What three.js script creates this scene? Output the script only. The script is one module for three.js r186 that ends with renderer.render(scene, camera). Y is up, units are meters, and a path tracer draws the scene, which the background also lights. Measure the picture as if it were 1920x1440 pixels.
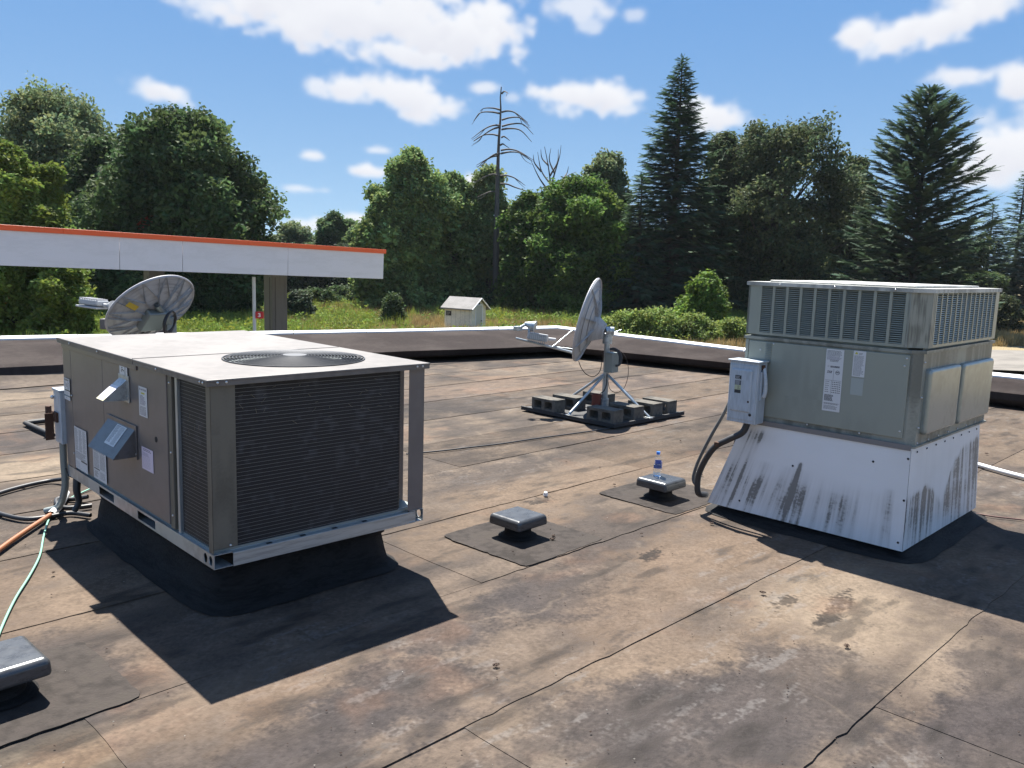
import * as THREE from 'three';
import { mergeGeometries, toCreasedNormals } from 'three/addons/utils/BufferGeometryUtils.js';
import { RoundedBoxGeometry } from 'three/addons/geometries/RoundedBoxGeometry.js';

// ───────────────────────── camera, sky, sun, exposure ─────────────────────────
const EYE = 1.9, FPX = 1565.7, GROUND = -3.5, EXPO = 3.0;
const scene = new THREE.Scene();
const camera = new THREE.PerspectiveCamera(2 * Math.atan(720 / FPX) * 180 / Math.PI, 4 / 3, 0.05, 4000);
camera.position.set(0, EYE, 0);
camera.rotation.order = 'YXZ';
camera.rotation.set(-8.418 * Math.PI / 180, -45.297 * Math.PI / 180, 1.774 * Math.PI / 180);
camera.updateMatrixWorld(true);
const renderer = new THREE.WebGLRenderer({ antialias: true });
renderer.toneMapping = THREE.LinearToneMapping;
renderer.toneMappingExposure = EXPO;
renderer.shadowMap.enabled = true;

// a photo pixel (1920 x 1440) gives a direction; distance comes from the roof, a height or a depth
const ray = (u, v) => new THREE.Vector3((u - 960) / FPX, -(v - 720) / FPX, -1).applyQuaternion(camera.quaternion);
const onLevel = (u, v, h = 0) => { const d = ray(u, v), t = (h - EYE) / d.y; return new THREE.Vector3(d.x * t, h, d.z * t); };
const atDepth = (u, v, D) => ray(u, v).multiplyScalar(D).add(camera.position);

// seeded random and value noise
let seed = 12345;
const rnd = () => { seed = (seed * 1664525 + 1013904223) >>> 0; return seed / 4294967296; };
const rr = (a, b) => a + (b - a) * rnd();
const hash = (x, y, s) => { let h = Math.imul(x, 374761393) ^ Math.imul(y, 668265263) ^ Math.imul(s, 2147483647 - 1234567); h = Math.imul(h ^ (h >>> 13), 1274126177); return ((h ^ (h >>> 16)) >>> 0) / 4294967296; };
function vn(x, y, s = 0) {
  const xi = Math.floor(x), yi = Math.floor(y), fx = x - xi, fy = y - yi, a = fx * fx * (3 - 2 * fx), b = fy * fy * (3 - 2 * fy);
  const p = hash(xi, yi, s), q = hash(xi + 1, yi, s), r = hash(xi, yi + 1, s), t = hash(xi + 1, yi + 1, s);
  return p + (q - p) * a + (r - p) * b + (p - q - r + t) * a * b;
}
function fbm(x, y, o = 4, s = 0) { let v = 0, a = 0.5, n = 0; for (let i = 0; i < o; i++) { v += a * vn(x, y, s + i); n += a; a *= 0.5; x = x * 2.03 + 17.1; y = y * 2.03 + 5.3; } return v / n; }
const clamp = (x, a = 0, b = 1) => Math.min(b, Math.max(a, x));
const sst = (a, b, x) => { const t = clamp((x - a) / (b - a)); return t * t * (3 - 2 * t); };
const mixc = (A, B, t) => [A[0] + (B[0] - A[0]) * t, A[1] + (B[1] - A[1]) * t, A[2] + (B[2] - A[2]) * t];

const sunDir = new THREE.Vector3(0.33, 1.29, -0.68).normalize();
// sky: clear summer air with scattered fair-weather clouds
{
  const W = 2048, Hh = 1024, data = new Float32Array(W * Hh * 4);
  const zen = [0.055, 0.25, 0.68], hor = [0.5, 0.75, 0.97];
  const clouds = [];   // azimuth, elevation, half sizes (radians), strength
  const cp = (u, v, ru, rv, k = 1, lean = 0) => { const d = ray(u, v).normalize(); clouds.push([Math.atan2(d.x, -d.z), Math.asin(d.y), ru / FPX, rv / FPX, k, lean]); };
  cp(520, 10, 190, 55, 1.05); cp(700, 40, 240, 75, 1.2); cp(860, 72, 135, 62, 1.2); cp(930, 50, 70, 60, 1.1); cp(420, 5, 110, 30, 0.8); cp(780, 108, 120, 26, 0.95);
  cp(755, 185, 115, 40, 1.1, -0.15); cp(660, 172, 70, 27, 0.95); cp(600, 170, 30, 24, 0.75); cp(840, 205, 35, 22, 0.9);
  cp(312, 180, 58, 20, 0.95, -0.25);
  cp(1105, 186, 120, 40, 1.15); cp(1060, 180, 60, 32, 1.0);
  cp(1350, 224, 68, 30, 1.05); cp(1310, 205, 40, 22, 0.8);
  cp(1605, 72, 45, 36, 1.0); cp(1690, 66, 85, 32, 1.0, 0.25); cp(1770, 48, 80, 40, 1.05, 0.3); cp(1835, 10, 70, 42, 1.05);
  cp(1800, 148, 66, 20, 0.85); cp(1912, 160, 42, 38, 1.0);
  cp(1890, 290, 105, 60, 1.1); cp(1850, 320, 80, 38, 0.9); cp(1960, 250, 80, 50, 1.0);
  cp(690, 321, 52, 14, 1.0); cp(587, 292, 30, 11, 0.85); cp(568, 355, 55, 8, 0.65); cp(702, 281, 30, 8, 0.65);
  cp(600, 425, 90, 18, 0.8); cp(665, 415, 60, 16, 0.85); cp(885, 340, 45, 22, 1.0);
  cp(1085, 14, 75, 32, 0.72); cp(1105, 45, 30, 22, 0.6); cp(1190, 28, 26, 16, 0.55); cp(905, 168, 42, 11, 0.72); cp(960, 185, 20, 12, 0.5);
  let s0 = seed; seed = 991;   // the same kind of cloud all round and overhead, outside the frame
  for (let i = 0; i < 62; i++) {
    const az = rr(-Math.PI, Math.PI), el = Math.pow(rnd(), 1.4) * 1.35 + 0.05;
    const rel = Math.atan2(Math.sin(az - 45.3 * Math.PI / 180), Math.cos(az - 45.3 * Math.PI / 180));
    if (Math.abs(rel) < 0.66 && el < 0.42) continue;
    const d = new THREE.Vector3(Math.sin(az) * Math.cos(el), Math.sin(el), -Math.cos(az) * Math.cos(el));
    if (d.angleTo(sunDir) < 0.28) continue;
    const r = rr(0.06, 0.2) * (0.5 + el * 0.7);
    for (let j = 0; j < 4; j++) clouds.push([az + rr(-1, 1) * r / Math.max(0.25, Math.cos(el)), el + rr(-0.25, 0.25) * r, r * rr(0.5, 1), r * rr(0.22, 0.38), rr(0.8, 1.15), rr(-0.2, 0.2)]);
  }
  seed = s0;
  for (let j = 0; j < Hh; j++) {
    const rowEl = ((j + 0.5) / Hh - 0.5) * Math.PI, rowC = clouds.filter((c) => Math.abs(rowEl - c[1]) < c[3] * 2.4 + Math.abs(c[5]) * c[2] * 1.9);
    for (let i = 0; i < W; i++) {
    const el = rowEl, th = ((i + 0.5) / W - 0.5) * 2 * Math.PI;
    const x = Math.cos(th) * Math.cos(el), z = Math.sin(th) * Math.cos(el), y = Math.sin(el);
    const az = Math.atan2(x, -z), ang = Math.acos(clamp(x * sunDir.x + y * sunDir.y + z * sunDir.z, -1, 1));
    const e = Math.max(el, 0);
    let c = mixc(zen, hor, 0.82 * Math.exp(-e / 0.17) + 0.18 * Math.exp(-e / 0.6));
    const glow = 0.5 * Math.exp(-ang / 0.34) + 0.9 * Math.exp(-ang / 0.09);
    c = [c[0] + glow * 0.55, c[1] + glow * 0.57, c[2] + glow * 0.55];
    let near = false; if (el > 0) for (let q = 0; q < rowC.length; q++) { let da = Math.abs(az - rowC[q][0]); if (da > Math.PI) da = 2 * Math.PI - da; if (da * Math.cos(el) < rowC[q][2] * 1.9) { near = true; break; } }
    if (near) {
      const wu = (fbm(az * 22, el * 34, 4, 3) - 0.5), wv = (fbm(az * 22 + 50, el * 34, 4, 9) - 0.5), hi = fbm(az * 70, el * 95, 4, 21) - 0.5;
      let dens = 0, under = 0;
      for (let q = 0; q < rowC.length; q++) { const cq = rowC[q], ca = cq[0], ce = cq[1], ra = cq[2], re = cq[3], k = cq[4], lean = cq[5];
        let da = az - ca; if (da > Math.PI) da -= 2 * Math.PI; if (da < -Math.PI) da += 2 * Math.PI;
        da *= Math.cos(el); if (Math.abs(da) > ra * 1.9) continue;
        let de = el - ce - lean * da; if (Math.abs(de) > re * 2.4) continue;
        da += wu * ra * 0.55; de += wv * re * 0.8;
        const rad = Math.sqrt((da / ra) ** 2 + (de / (re * (de < 0 ? 0.85 : 1.1))) ** 2);
        const d = clamp((1.02 - rad + hi * 0.85) * 1.75) * k;
        if (d > dens) { dens = d; under = clamp(0.5 - de / re * 0.5); }
      }
      dens = Math.min(1, dens);
      const al = sst(0.0, 1.1, dens) * 0.98;
      const shade = 1 - 0.2 * under * sst(0.55, 1, dens) * (0.6 + 0.8 * fbm(az * 40, el * 40, 3, 31));
      c = mixc(c, [1.0 * shade, 1.01 * shade, 1.03 * (0.25 + 0.75 * shade)], al);
    } else if (el <= 0) c = mixc(c, [0.2, 0.19, 0.17], clamp(-el * 12));
    const o = (j * W + i) * 4; data[o] = c[0] / EXPO; data[o + 1] = c[1] / EXPO; data[o + 2] = c[2] / EXPO; data[o + 3] = 1;
  } }
  const t = new THREE.DataTexture(data, W, Hh, THREE.RGBAFormat, THREE.FloatType);
  t.mapping = THREE.EquirectangularReflectionMapping; t.magFilter = t.minFilter = THREE.LinearFilter; t.needsUpdate = true;
  scene.background = t; scene.environment = t;
}
const sun = new THREE.DirectionalLight(new THREE.Color(1, 0.955, 0.88), 5);
sun.position.copy(sunDir).multiplyScalar(150); sun.castShadow = true; sun.shadow.radius = 1;
sun.shadow.mapSize.set(4096, 4096);
Object.assign(sun.shadow.camera, { left: -110, right: 110, top: 110, bottom: -110, near: 1, far: 400 });
sun.name = 'sun'; scene.add(sun);

// ───────────────────────── helpers ─────────────────────────
const taken = {};
function numbered(n) { const k = taken[n] = (taken[n] ?? -1) + 1; return k ? n + '_' + String(k).padStart(3, '0') : n; }
function tag(o, label, category, group, kind) { if (label) o.userData.label = label; if (category) o.userData.category = category; if (group) o.userData.group = group; if (kind) o.userData.kind = kind; return o; }
function thing(name, label, category, pos = [0, 0, 0], turn = 0, group) {
  const o = new THREE.Group(); o.name = numbered(name); o.position.set(...pos); o.rotation.y = turn; scene.add(o); return tag(o, label, category, group);
}
function place(name, label, kind, pos = [0, 0, 0]) { const o = new THREE.Group(); o.name = numbered(name); o.position.set(...pos); scene.add(o); return tag(o, label, null, null, kind); }
function part(name, geo, m, parent, label, kind) {
  const g = Array.isArray(geo) ? (geo.length > 1 ? join(geo) : geo[0]) : geo;
  const o = new THREE.Mesh(g, m); o.name = parent === scene ? numbered(name) : name; o.castShadow = o.receiveShadow = true; parent.add(o);
  if (label) o.userData.label = label; if (kind) o.userData.kind = kind; return o;
}
function join(list) {
  return mergeGeometries(list.map((g) => { g = g.index ? g.toNonIndexed() : g; const n = new THREE.BufferGeometry(); for (const k of ['position', 'normal', 'uv']) if (g.attributes[k]) n.setAttribute(k, g.attributes[k]); if (!n.attributes.uv) n.setAttribute('uv', new THREE.BufferAttribute(new Float32Array(n.attributes.position.count * 2), 2)); return n; }));
}
// box between two corners
const bx = (x0, x1, y0, y1, z0, z1) => new THREE.BoxGeometry(Math.abs(x1 - x0), Math.abs(y1 - y0), Math.abs(z1 - z0)).translate((x0 + x1) / 2, (y0 + y1) / 2, (z0 + z1) / 2);
const rb = (x0, x1, y0, y1, z0, z1, r = 0.004, s = 2) => new RoundedBoxGeometry(Math.abs(x1 - x0), Math.abs(y1 - y0), Math.abs(z1 - z0), s, r).translate((x0 + x1) / 2, (y0 + y1) / 2, (z0 + z1) / 2);
const V = (x, y, z) => new THREE.Vector3(x, y, z);
function bar(a, b, r0, r1 = r0, n = 8) {
  const d = b.clone().sub(a), g = new THREE.CylinderGeometry(r1, r0, d.length(), n, 1);
  g.applyQuaternion(new THREE.Quaternion().setFromUnitVectors(V(0, 1, 0), d.clone().normalize())); return g.translate(...a.clone().add(b).multiplyScalar(0.5).toArray());
}
const tube = (pts, r, n = 48, m = 6) => new THREE.TubeGeometry(new THREE.CatmullRomCurve3(pts, false, 'centripetal'), n, r, m, false);
function limb(pts, r0, r1, seg = 6) {      // tapered tube through points
  const c = new THREE.CatmullRomCurve3(pts), n = Math.max(4, pts.length * 3), g = new THREE.TubeGeometry(c, n, 1, seg, false), p = g.attributes.position;
  for (let i = 0; i <= n; i++) { const o = c.getPointAt(i / n), r = r0 + (r1 - r0) * i / n; for (let j = 0; j <= seg; j++) { const k = i * (seg + 1) + j; p.setXYZ(k, o.x + (p.getX(k) - o.x) * r, o.y + (p.getY(k) - o.y) * r, o.z + (p.getZ(k) - o.z) * r); } }
  return g;
}
const lin = (r, g, b) => new THREE.Color().setRGB(r, g, b);
function std(c, rough = 0.7, metal = 0, extra = {}) { return new THREE.MeshStandardMaterial({ color: Array.isArray(c) ? lin(...c) : c, roughness: rough, metalness: metal, side: THREE.DoubleSide, ...extra }); }
function dtex(w, h, fn, srgb = true, wrap = THREE.RepeatWrapping) {
  const d = new Uint8Array(w * h * 4), to8 = (x) => { x = clamp(x); return Math.round(255 * (srgb ? (x <= 0.0031308 ? 12.92 * x : 1.055 * Math.pow(x, 1 / 2.4) - 0.055) : x)); };
  for (let j = 0; j < h; j++) for (let i = 0; i < w; i++) { const c = fn((i + 0.5) / w, (j + 0.5) / h), o = (j * w + i) * 4; if (typeof c === 'number') d[o] = d[o + 1] = d[o + 2] = to8(c); else { d[o] = to8(c[0]); d[o + 1] = to8(c[1]); d[o + 2] = to8(c[2]); } d[o + 3] = 255; }
  const t = new THREE.DataTexture(d, w, h); t.wrapS = t.wrapT = wrap; t.magFilter = THREE.LinearFilter; t.minFilter = THREE.LinearMipmapLinearFilter; t.generateMipmaps = true; if (srgb) t.colorSpace = THREE.SRGBColorSpace; t.needsUpdate = true; return t;
}
// noise that tiles over the unit square
const tnoise = (u, v, f, s) => { const g = (x, y) => hash(((x % f) + f) % f, ((y % f) + f) % f, s); const x = u * f, y = v * f, xi = Math.floor(x), yi = Math.floor(y), fx = x - xi, fy = y - yi, a = fx * fx * (3 - 2 * fx), b = fy * fy * (3 - 2 * fy); return (g(xi, yi) * (1 - a) + g(xi + 1, yi) * a) * (1 - b) + (g(xi, yi + 1) * (1 - a) + g(xi + 1, yi + 1) * a) * b; };
// triplanar-ish uv in metres from position and normal
function metreUV(g, s = 1) {
  if (g.index) g = g.toNonIndexed(); g.computeVertexNormals(); const p = g.attributes.position, n = g.attributes.normal, uv = new Float32Array(p.count * 2);
  for (let i = 0; i < p.count; i++) { const ax = Math.abs(n.getX(i)), ay = Math.abs(n.getY(i)), az = Math.abs(n.getZ(i)); let a, b; if (ay >= ax && ay >= az) { a = p.getX(i); b = p.getZ(i); } else if (ax >= az) { a = p.getZ(i); b = p.getY(i); } else { a = p.getX(i); b = p.getY(i); } uv[2 * i] = a * s; uv[2 * i + 1] = b * s; }
  g.setAttribute('uv', new THREE.BufferAttribute(uv, 2)); return g;
}
function quadGeo(list) {   // list of [a,b,c,d] points, counter-clockwise from outside
  const p = [], uv = []; for (const [a, b, c, d] of list) { for (const q of [a, b, c, a, c, d]) p.push(q.x, q.y, q.z); uv.push(0, 0, 1, 0, 1, 1, 0, 0, 1, 1, 0, 1); }
  const g = new THREE.BufferGeometry(); g.setAttribute('position', new THREE.Float32BufferAttribute(p, 3)); g.setAttribute('uv', new THREE.Float32BufferAttribute(uv, 2)); g.computeVertexNormals(); return g;
}

// ───────────────────────── shared materials ─────────────────────────
const scuff = dtex(512, 512, (u, v) => { const n = 0.55 * tnoise(u, v, 8, 1) + 0.3 * tnoise(u, v, 37, 2) + 0.25 * tnoise(u, v, 140, 3); return 0.78 + 0.3 * (n - 0.5); }, false);
const fineBump = dtex(512, 512, (u, v) => 0.4 * tnoise(u, v, 24, 5) + 0.35 * tnoise(u, v, 90, 6) + 0.25 * tnoise(u, v, 230, 7), false);
const dirtMap = (c, amt, s, streak = 1) => dtex(512, 512, (u, v) => { const n = 0.5 * tnoise(u, v, 6, s) + 0.38 * tnoise(u, v * streak, 28, s + 1) + 0.12 * tnoise(u, v, 120, s + 2); const k = 1 - amt * sst(0.36, 0.8, n); return [c[0] * k, c[1] * k, c[2] * k]; });
const M = {
  brownPaint: std([1, 1, 1], 0.36, 0.15, { map: dirtMap([0.15, 0.137, 0.136], 0.1, 40) }),
  lidPaint: std([1, 1, 1], 0.5, 0.1, { map: dirtMap([0.145, 0.132, 0.123], 0.22, 50) }),
  postPaint: std([1, 1, 1], 0.5, 0.1, { map: dirtMap([0.135, 0.124, 0.1], 0.35, 60, 0.2) }),
  galv: std([1, 1, 1], 0.42, 0.55, { map: dirtMap([0.42, 0.46, 0.48], 0.3, 70), roughnessMap: scuff }),
  galvDull: std([0.22, 0.25, 0.245], 0.5, 0.45),
  dark: std([0.018, 0.018, 0.019], 0.8),
  coil: std([0.02, 0.021, 0.024], 0.65, 0.3),
  wire: std([0.2, 0.21, 0.225], 0.45, 0.5),
  screw: std([0.6, 0.6, 0.6], 0.3, 0.9),
  greyPaint: std([1, 1, 1], 0.42, 0.05, { map: dirtMap([0.27, 0.288, 0.25], 0.1, 80, 0.25), roughnessMap: scuff }),
  greyPaint2: std([1, 1, 1], 0.45, 0.05, { map: dirtMap([0.265, 0.275, 0.24], 0.5, 90, 0.15) }),
  discPaint: std([1, 1, 1], 0.4, 0.05, { map: dirtMap([0.42, 0.47, 0.52], 0.18, 100, 0.3) }),
  concrete: std([1, 1, 1], 0.95, 0, { map: dirtMap([0.11, 0.1, 0.084], 0.55, 110), bumpMap: fineBump, bumpScale: 0.004 }),
  rubber: std([0.02, 0.02, 0.021], 0.7),
  blackHose: std([0.025, 0.025, 0.027], 0.5),
  dish: std([1, 1, 1], 0.5, 0, { map: dirtMap([0.4, 0.41, 0.42], 0.4, 120) }),
  dishRim: std([0.42, 0.42, 0.43], 0.5),
  white: std([0.75, 0.75, 0.74], 0.5),
  rust: std([0.07, 0.034, 0.02], 0.9),
  flash: new THREE.MeshPhysicalMaterial({ roughness: 0.75, specularIntensity: 0.35, side: THREE.DoubleSide, map: dirtMap([0.022, 0.021, 0.021], 0.5, 130), bumpMap: fineBump, bumpScale: 0.006 }),
};

// ───────────────────────── the roof we stand on ─────────────────────────
// weathered bitumen: grey-brown sheet, tan dust where water dried, dark stains, cool worn scuffs
const spots = [];   // x, z, rx, rz, turn, kind, strength
const sp = (u, v, ru, rz, turn, kind, k = 1) => { const p = onLevel(u, v); spots.push([p.x, p.z, ru, rz, turn, kind, k]); };
// kind 0 dust (tan), 1 pale dust, 2 dark stain, 3 grey bare sheet
sp(1330, 1040, 0.75, 0.42, 0, 0, 1); sp(1180, 1120, 0.7, 0.35, 0.1, 0, 0.8); sp(1560, 1110, 0.7, 0.38, 0, 1, 0.9); sp(1620, 1190, 0.75, 0.35, 0, 1, 0.8); sp(1430, 1230, 0.5, 0.3, 0, 0, 0.7);
sp(1000, 930, 1.2, 0.45, 0, 0, 0.9); sp(1150, 880, 1.6, 0.5, 0, 0, 0.8); sp(880, 1010, 0.5, 0.3, 0, 0, 0.7); sp(180, 1110, 0.45, 0.5, 0.2, 1, 0.8); sp(60, 1130, 0.4, 0.6, 0, 0, 0.9); sp(240, 1240, 0.2, 0.4, 0.5, 0, 0.7);
sp(1800, 1270, 0.45, 0.25, 0, 1, 0.95); sp(1780, 1360, 0.5, 0.18, 0, 0, 0.5); sp(60, 1420, 0.9, 0.12, 0, 1, 0.8); sp(300, 1360, 0.9, 0.18, 0, 0, 0.7); sp(520, 1330, 0.5, 0.25, 0, 0, 0.8); sp(1200, 1240, 0.5, 0.3, 0, 0, 0.6);
sp(600, 1390, 0.5, 0.3, 0.2, 3, 0.9); sp(870, 1180, 0.55, 0.28, 0, 3, 0.9); sp(1020, 1120, 0.6, 0.3, 0, 3, 0.8); sp(760, 1300, 0.5, 0.35, 0, 3, 1); sp(1500, 1290, 0.7, 0.4, 0, 3, 0.9); sp(1300, 1350, 0.6, 0.4, 0, 3, 0.8); sp(1100, 1400, 0.7, 0.3, 0, 3, 0.7); sp(1850, 1380, 0.5, 0.3, 0, 3, 1); sp(1880, 1300, 0.5, 0.3, 0, 3, 0.9); sp(1700, 1430, 0.4, 0.2, 0, 3, 0.8);
sp(170, 1260, 0.3, 0.5, 0.1, 3, 0.9); sp(90, 1340, 0.4, 0.4, 0, 3, 0.8); sp(1220, 1042, 0.1, 0.06, 0, 2, 1); sp(1560, 1150, 0.3, 0.06, 0.2, 2, 0.9); sp(1480, 1128, 0.12, 0.05, 0, 2, 0.8); sp(1010, 940, 0.12, 0.06, 0.2, 2, 0.9); sp(1440, 980, 0.4, 0.06, 0.4, 2, 0.6);
sp(950, 880, 0.9, 0.3, 0.1, 3, 0.6); sp(1300, 740, 2.2, 0.5, 0.3, 0, 0.8); sp(950, 720, 2.2, 0.7, 0.1, 0, 0.7); sp(850, 760, 1.5, 0.5, 0, 3, 0.6); sp(60, 745, 1.5, 0.6, 0.1, 1, 1); sp(60, 880, 0.5, 0.5, 0.1, 1, 0.9); sp(50, 830, 0.8, 0.5, 0, 3, 0.7); sp(1880, 830, 1.6, 0.7, 0.2, 0, 0.6); sp(1890, 910, 0.9, 0.5, 0, 3, 0.7);
const rc = [[0.096, 0.069, 0.048], [0.135, 0.104, 0.075], [0.018, 0.015, 0.013], [0.031, 0.0265, 0.0255]];
function roofColor(x, z) {
  const w1 = fbm(x * 0.9, z * 0.9, 5, 11), w2 = fbm(x * 2.7 + 9, z * 3.4, 5, 23), w3 = fbm(x * 9, z * 11, 4, 37), gr = fbm(x * 60, z * 60, 3, 51), st = fbm(x * 1.3, z * 7.5, 4, 61);
  let c = mixc([0.04, 0.032, 0.027], [0.083, 0.063, 0.047], sst(0.34, 0.64, 0.55 * w1 + 0.3 * w2 + 0.15 * st));
  for (const [sx, sz, rx, rz, turn, kind, k] of spots) {
    let dx = x - sx, dz = z - sz; if (Math.abs(dx) > 2.4 * rx + 0.5 || Math.abs(dz) > 2.4 * rz + rx * 0.6 + 0.4) continue;
    const co = Math.cos(turn), si = Math.sin(turn), ex = (dx * co - dz * si) / rx, ez = (dx * si + dz * co) / rz;
    const q = Math.sqrt(ex * ex + ez * ez) + (w2 - 0.5) * 1.5 + (w3 - 0.5) * 0.8 + (gr - 0.5) * 0.35;
    const a = k * (kind === 2 ? 0.9 * sst(1.2, 0.3, q + (gr - 0.5) * 1.3 + (w3 - 0.5) * 1.6) : 0.8 * sst(1.25, 0.55, q)); if (a > 0) c = mixc(c, rc[kind], a);
  }
  // dried-water tide lines, crackle and pale scuffs
  const edge = Math.abs(fbm(x * 0.75 + 3, z * 0.75 - 7, 5, 71) - 0.5); if (edge < 0.012) c = mixc(c, [0.12, 0.094, 0.07], 0.35 * (1 - edge / 0.012) * sst(0.4, 0.6, w2));
  const sc = fbm(x * 5 + 40, z * 16, 4, 81); c = mixc(c, [0.1, 0.094, 0.089], 0.36 * sst(0.58, 0.8, sc + (gr - 0.5) * 0.35) * sst(0.45, 0.6, w1));
  c = mixc(c, [0.11, 0.064, 0.04], 0.3 * sst(0.6, 0.78, fbm(x * 2.2 - 30, z * 2.2, 4, 91)));
  c = mixc(c, [0.017, 0.0145, 0.013], 0.6 * sst(0.58, 0.78, fbm(x * 3.1 + 70, z * 9.1, 5, 101) + (gr - 0.5) * 0.3));
  const k = 1.17 * (0.64 + 0.66 * gr + 0.42 * (w3 - 0.5) + 0.2 * (st - 0.5));
  return [c[0] * k, c[1] * k, c[2] * k];
}
const nearBox = [0, -7, 8, 1], farBox = [-6, -15, 16, 7];
const mapOf = (b, n) => dtex(n, n, (u, v) => roofColor(b[0] + u * (b[2] - b[0]), b[1] + v * (b[3] - b[1])), true, THREE.ClampToEdgeWrapping);
const grit = fineBump.clone(); grit.repeat.set(10, 10); grit.needsUpdate = true;
const grit2 = fineBump.clone(); grit2.repeat.set(26, 26); grit2.needsUpdate = true;
const phys = (rough, o) => new THREE.MeshPhysicalMaterial({ roughness: rough, specularIntensity: 0.3, side: THREE.DoubleSide, ...o });
const roofNear = phys(0.85, { map: mapOf(nearBox, 2048), bumpMap: grit, bumpScale: 0.004 });
const roofFar = phys(0.85, { map: mapOf(farBox, 1536), bumpMap: grit2, bumpScale: 0.004 });
const patchMat = phys(0.85, { map: dirtMap([0.042, 0.035, 0.031], 0.45, 140), bumpMap: fineBump, bumpScale: 0.004 });

const roof = place('flat_roof', 'weathered brown-grey bitumen flat roof with lapped sheets', 'structure');
const seamZ = [2.95, 1.9, 0.86, -0.2, -1.254, -2.34, -3.425, -4.49, -5.58, -6.52, -7.5, -8.5, -9.5, -10.5, -11.5, -12.5, -13.6];
{
  const baseY = (x, z) => 0.006 * (fbm(x * 0.8, z * 0.8, 3, 201) - 0.5) + 0.003 * (fbm(x * 4, z * 4, 2, 205) - 0.5);
  part('roof_deck', bx(-6, 14.6, -0.3, -0.02, -16, 3.2), M.rubber, roof);
  const tones = [0.82, 0.94, 1.06, 1.2, 1.0].map((k) => [roofNear, roofFar].map((m) => { const c = m.clone(); c.color = lin(k, k * (0.985 + 0.03 * rnd()), k * (0.97 + 0.05 * rnd())); return c; })); let tn = 0;
  function sheet(x0, x1, z0, z1, m, box, lift) {   // each roll weathered to its own tone   // z1 is the lapped (upper) edge facing +Z
    const nb = Math.max(2, Math.round((x1 - x0) / 0.06)), nx = nb + 2, nz = 8, pos = [], uv = [], idx = [];   // first and last column turn down as the cut end
    for (let j = 0; j <= nz + 1; j++) for (let i = 0; i <= nx; i++) {
      const t = Math.min(j, nz) / nz; let x = x0 + (x1 - x0) * clamp(i - 1, 0, nb) / nb, z = z0 - 0.05 + (z1 - z0 + 0.05) * t;
      if (j >= nz) z += 0.012 * (fbm(x * 0.8, z1 * 7, 3, 211) - 0.5) + 0.022 * (vn(x * 13, z1 * 3, 214) - 0.5) * sst(0.45, 0.7, vn(x * 1.3, z1, 216));
      if (i <= 1 || i >= nx - 1) x += 0.02 * (fbm(z * 4, i <= 1 ? x0 : x1, 3, 215) - 0.5);
      let y = baseY(x, z) + lift * 0.6 + 0.0045 * t * t; if (j === nz) y += 0.003 * sst(0.5, 0.8, fbm(x * 1.7, z1, 3, 219)); if (j > nz) y -= 0.008;
      if (i === 0 || i === nx) y -= 0.008;
      pos.push(x, y, z); uv.push((x - box[0]) / (box[2] - box[0]), (z - box[1]) / (box[3] - box[1]));
      if (i < nx && j <= nz) { const a = j * (nx + 1) + i, b = a + nx + 1; idx.push(a, b, a + 1, b, b + 1, a + 1); }
    }
    let g = new THREE.BufferGeometry(); g.setAttribute('position', new THREE.Float32BufferAttribute(pos, 3)); g.setAttribute('uv', new THREE.Float32BufferAttribute(uv, 2)); g.setIndex(idx); g = toCreasedNormals(g, 0.6);
    tn = (tn + 2 + Math.floor(rnd() * 2)) % 5; part('roofing_sheet', g, tones[tn][m === roofNear ? 0 : 1], roof);
  }
  const ends = { 3: [3.655, 6.4], 4: [2.2, 6.9], 5: [7.4, 1.1], 6: [3.3, 7.1], 7: [6.3, 2.1], 8: [5.047, 7.7], 9: [4.1], 10: [], 11: [] };
  for (let k = 0; k + 1 < seamZ.length; k++) {
    const z1 = seamZ[k], z0 = seamZ[k + 1];
    if (z0 > -7.0 && z1 < 1) {
      const cut = 7.95 - rnd() * 0.9, xs = [0.02, ...(ends[k] || []).filter((x) => x < cut - 0.3).sort((a, b) => a - b), cut];
      for (let i = 0; i + 1 < xs.length; i++) sheet(xs[i] - (i ? 0.05 : 0), xs[i + 1], z0, z1, roofNear, nearBox, i % 2 ? 0.006 : 0.001);
      sheet(-6, 0.03, z0, z1, roofFar, farBox, 0.001); sheet(cut - 0.05, 14.2, z0, z1, roofFar, farBox, 0.0015);
    } else { const c1 = rr(1, 5), c2 = c1 + rr(4, 6); sheet(-6, c1, z0, z1, roofFar, farBox, 0.004); sheet(c1 - 0.05, c2, z0, z1, roofFar, farBox, 0.0005); sheet(c2 - 0.05, 14.2, z0, z1, roofFar, farBox, 0.004); }
  }
  // square repair patches under the vents
  function patch(cx, cz, w, d, turn) {
    const s = new THREE.Shape(), n = 96; for (let i = 0; i < n; i++) { const a = i / n * 2 * Math.PI, c = Math.cos(a), q = Math.sin(a), k = Math.pow(Math.abs(c) ** 18 + Math.abs(q) ** 18, -1 / 18) * (1 + 0.035 * (vn(i * 0.9, cx, 3) - 0.5)); const x = c * k * w / 2, y = q * k * d / 2; i ? s.lineTo(x, y) : s.moveTo(x, y); }
    const g = metreUV(new THREE.ExtrudeGeometry(s, { depth: 0.003, bevelEnabled: false }).rotateX(-Math.PI / 2)); g.rotateY(turn); g.translate(cx, 0.0095, cz); part('repair_patch', g, patchMat, roof);
  }
  patch(4.02, -3.83, 0.8, 0.8, 0.03); patch(5.72, -3.83, 0.84, 0.78, 0); patch(0.83, -3.78, 0.9, 0.72, 0.02);
}
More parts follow.
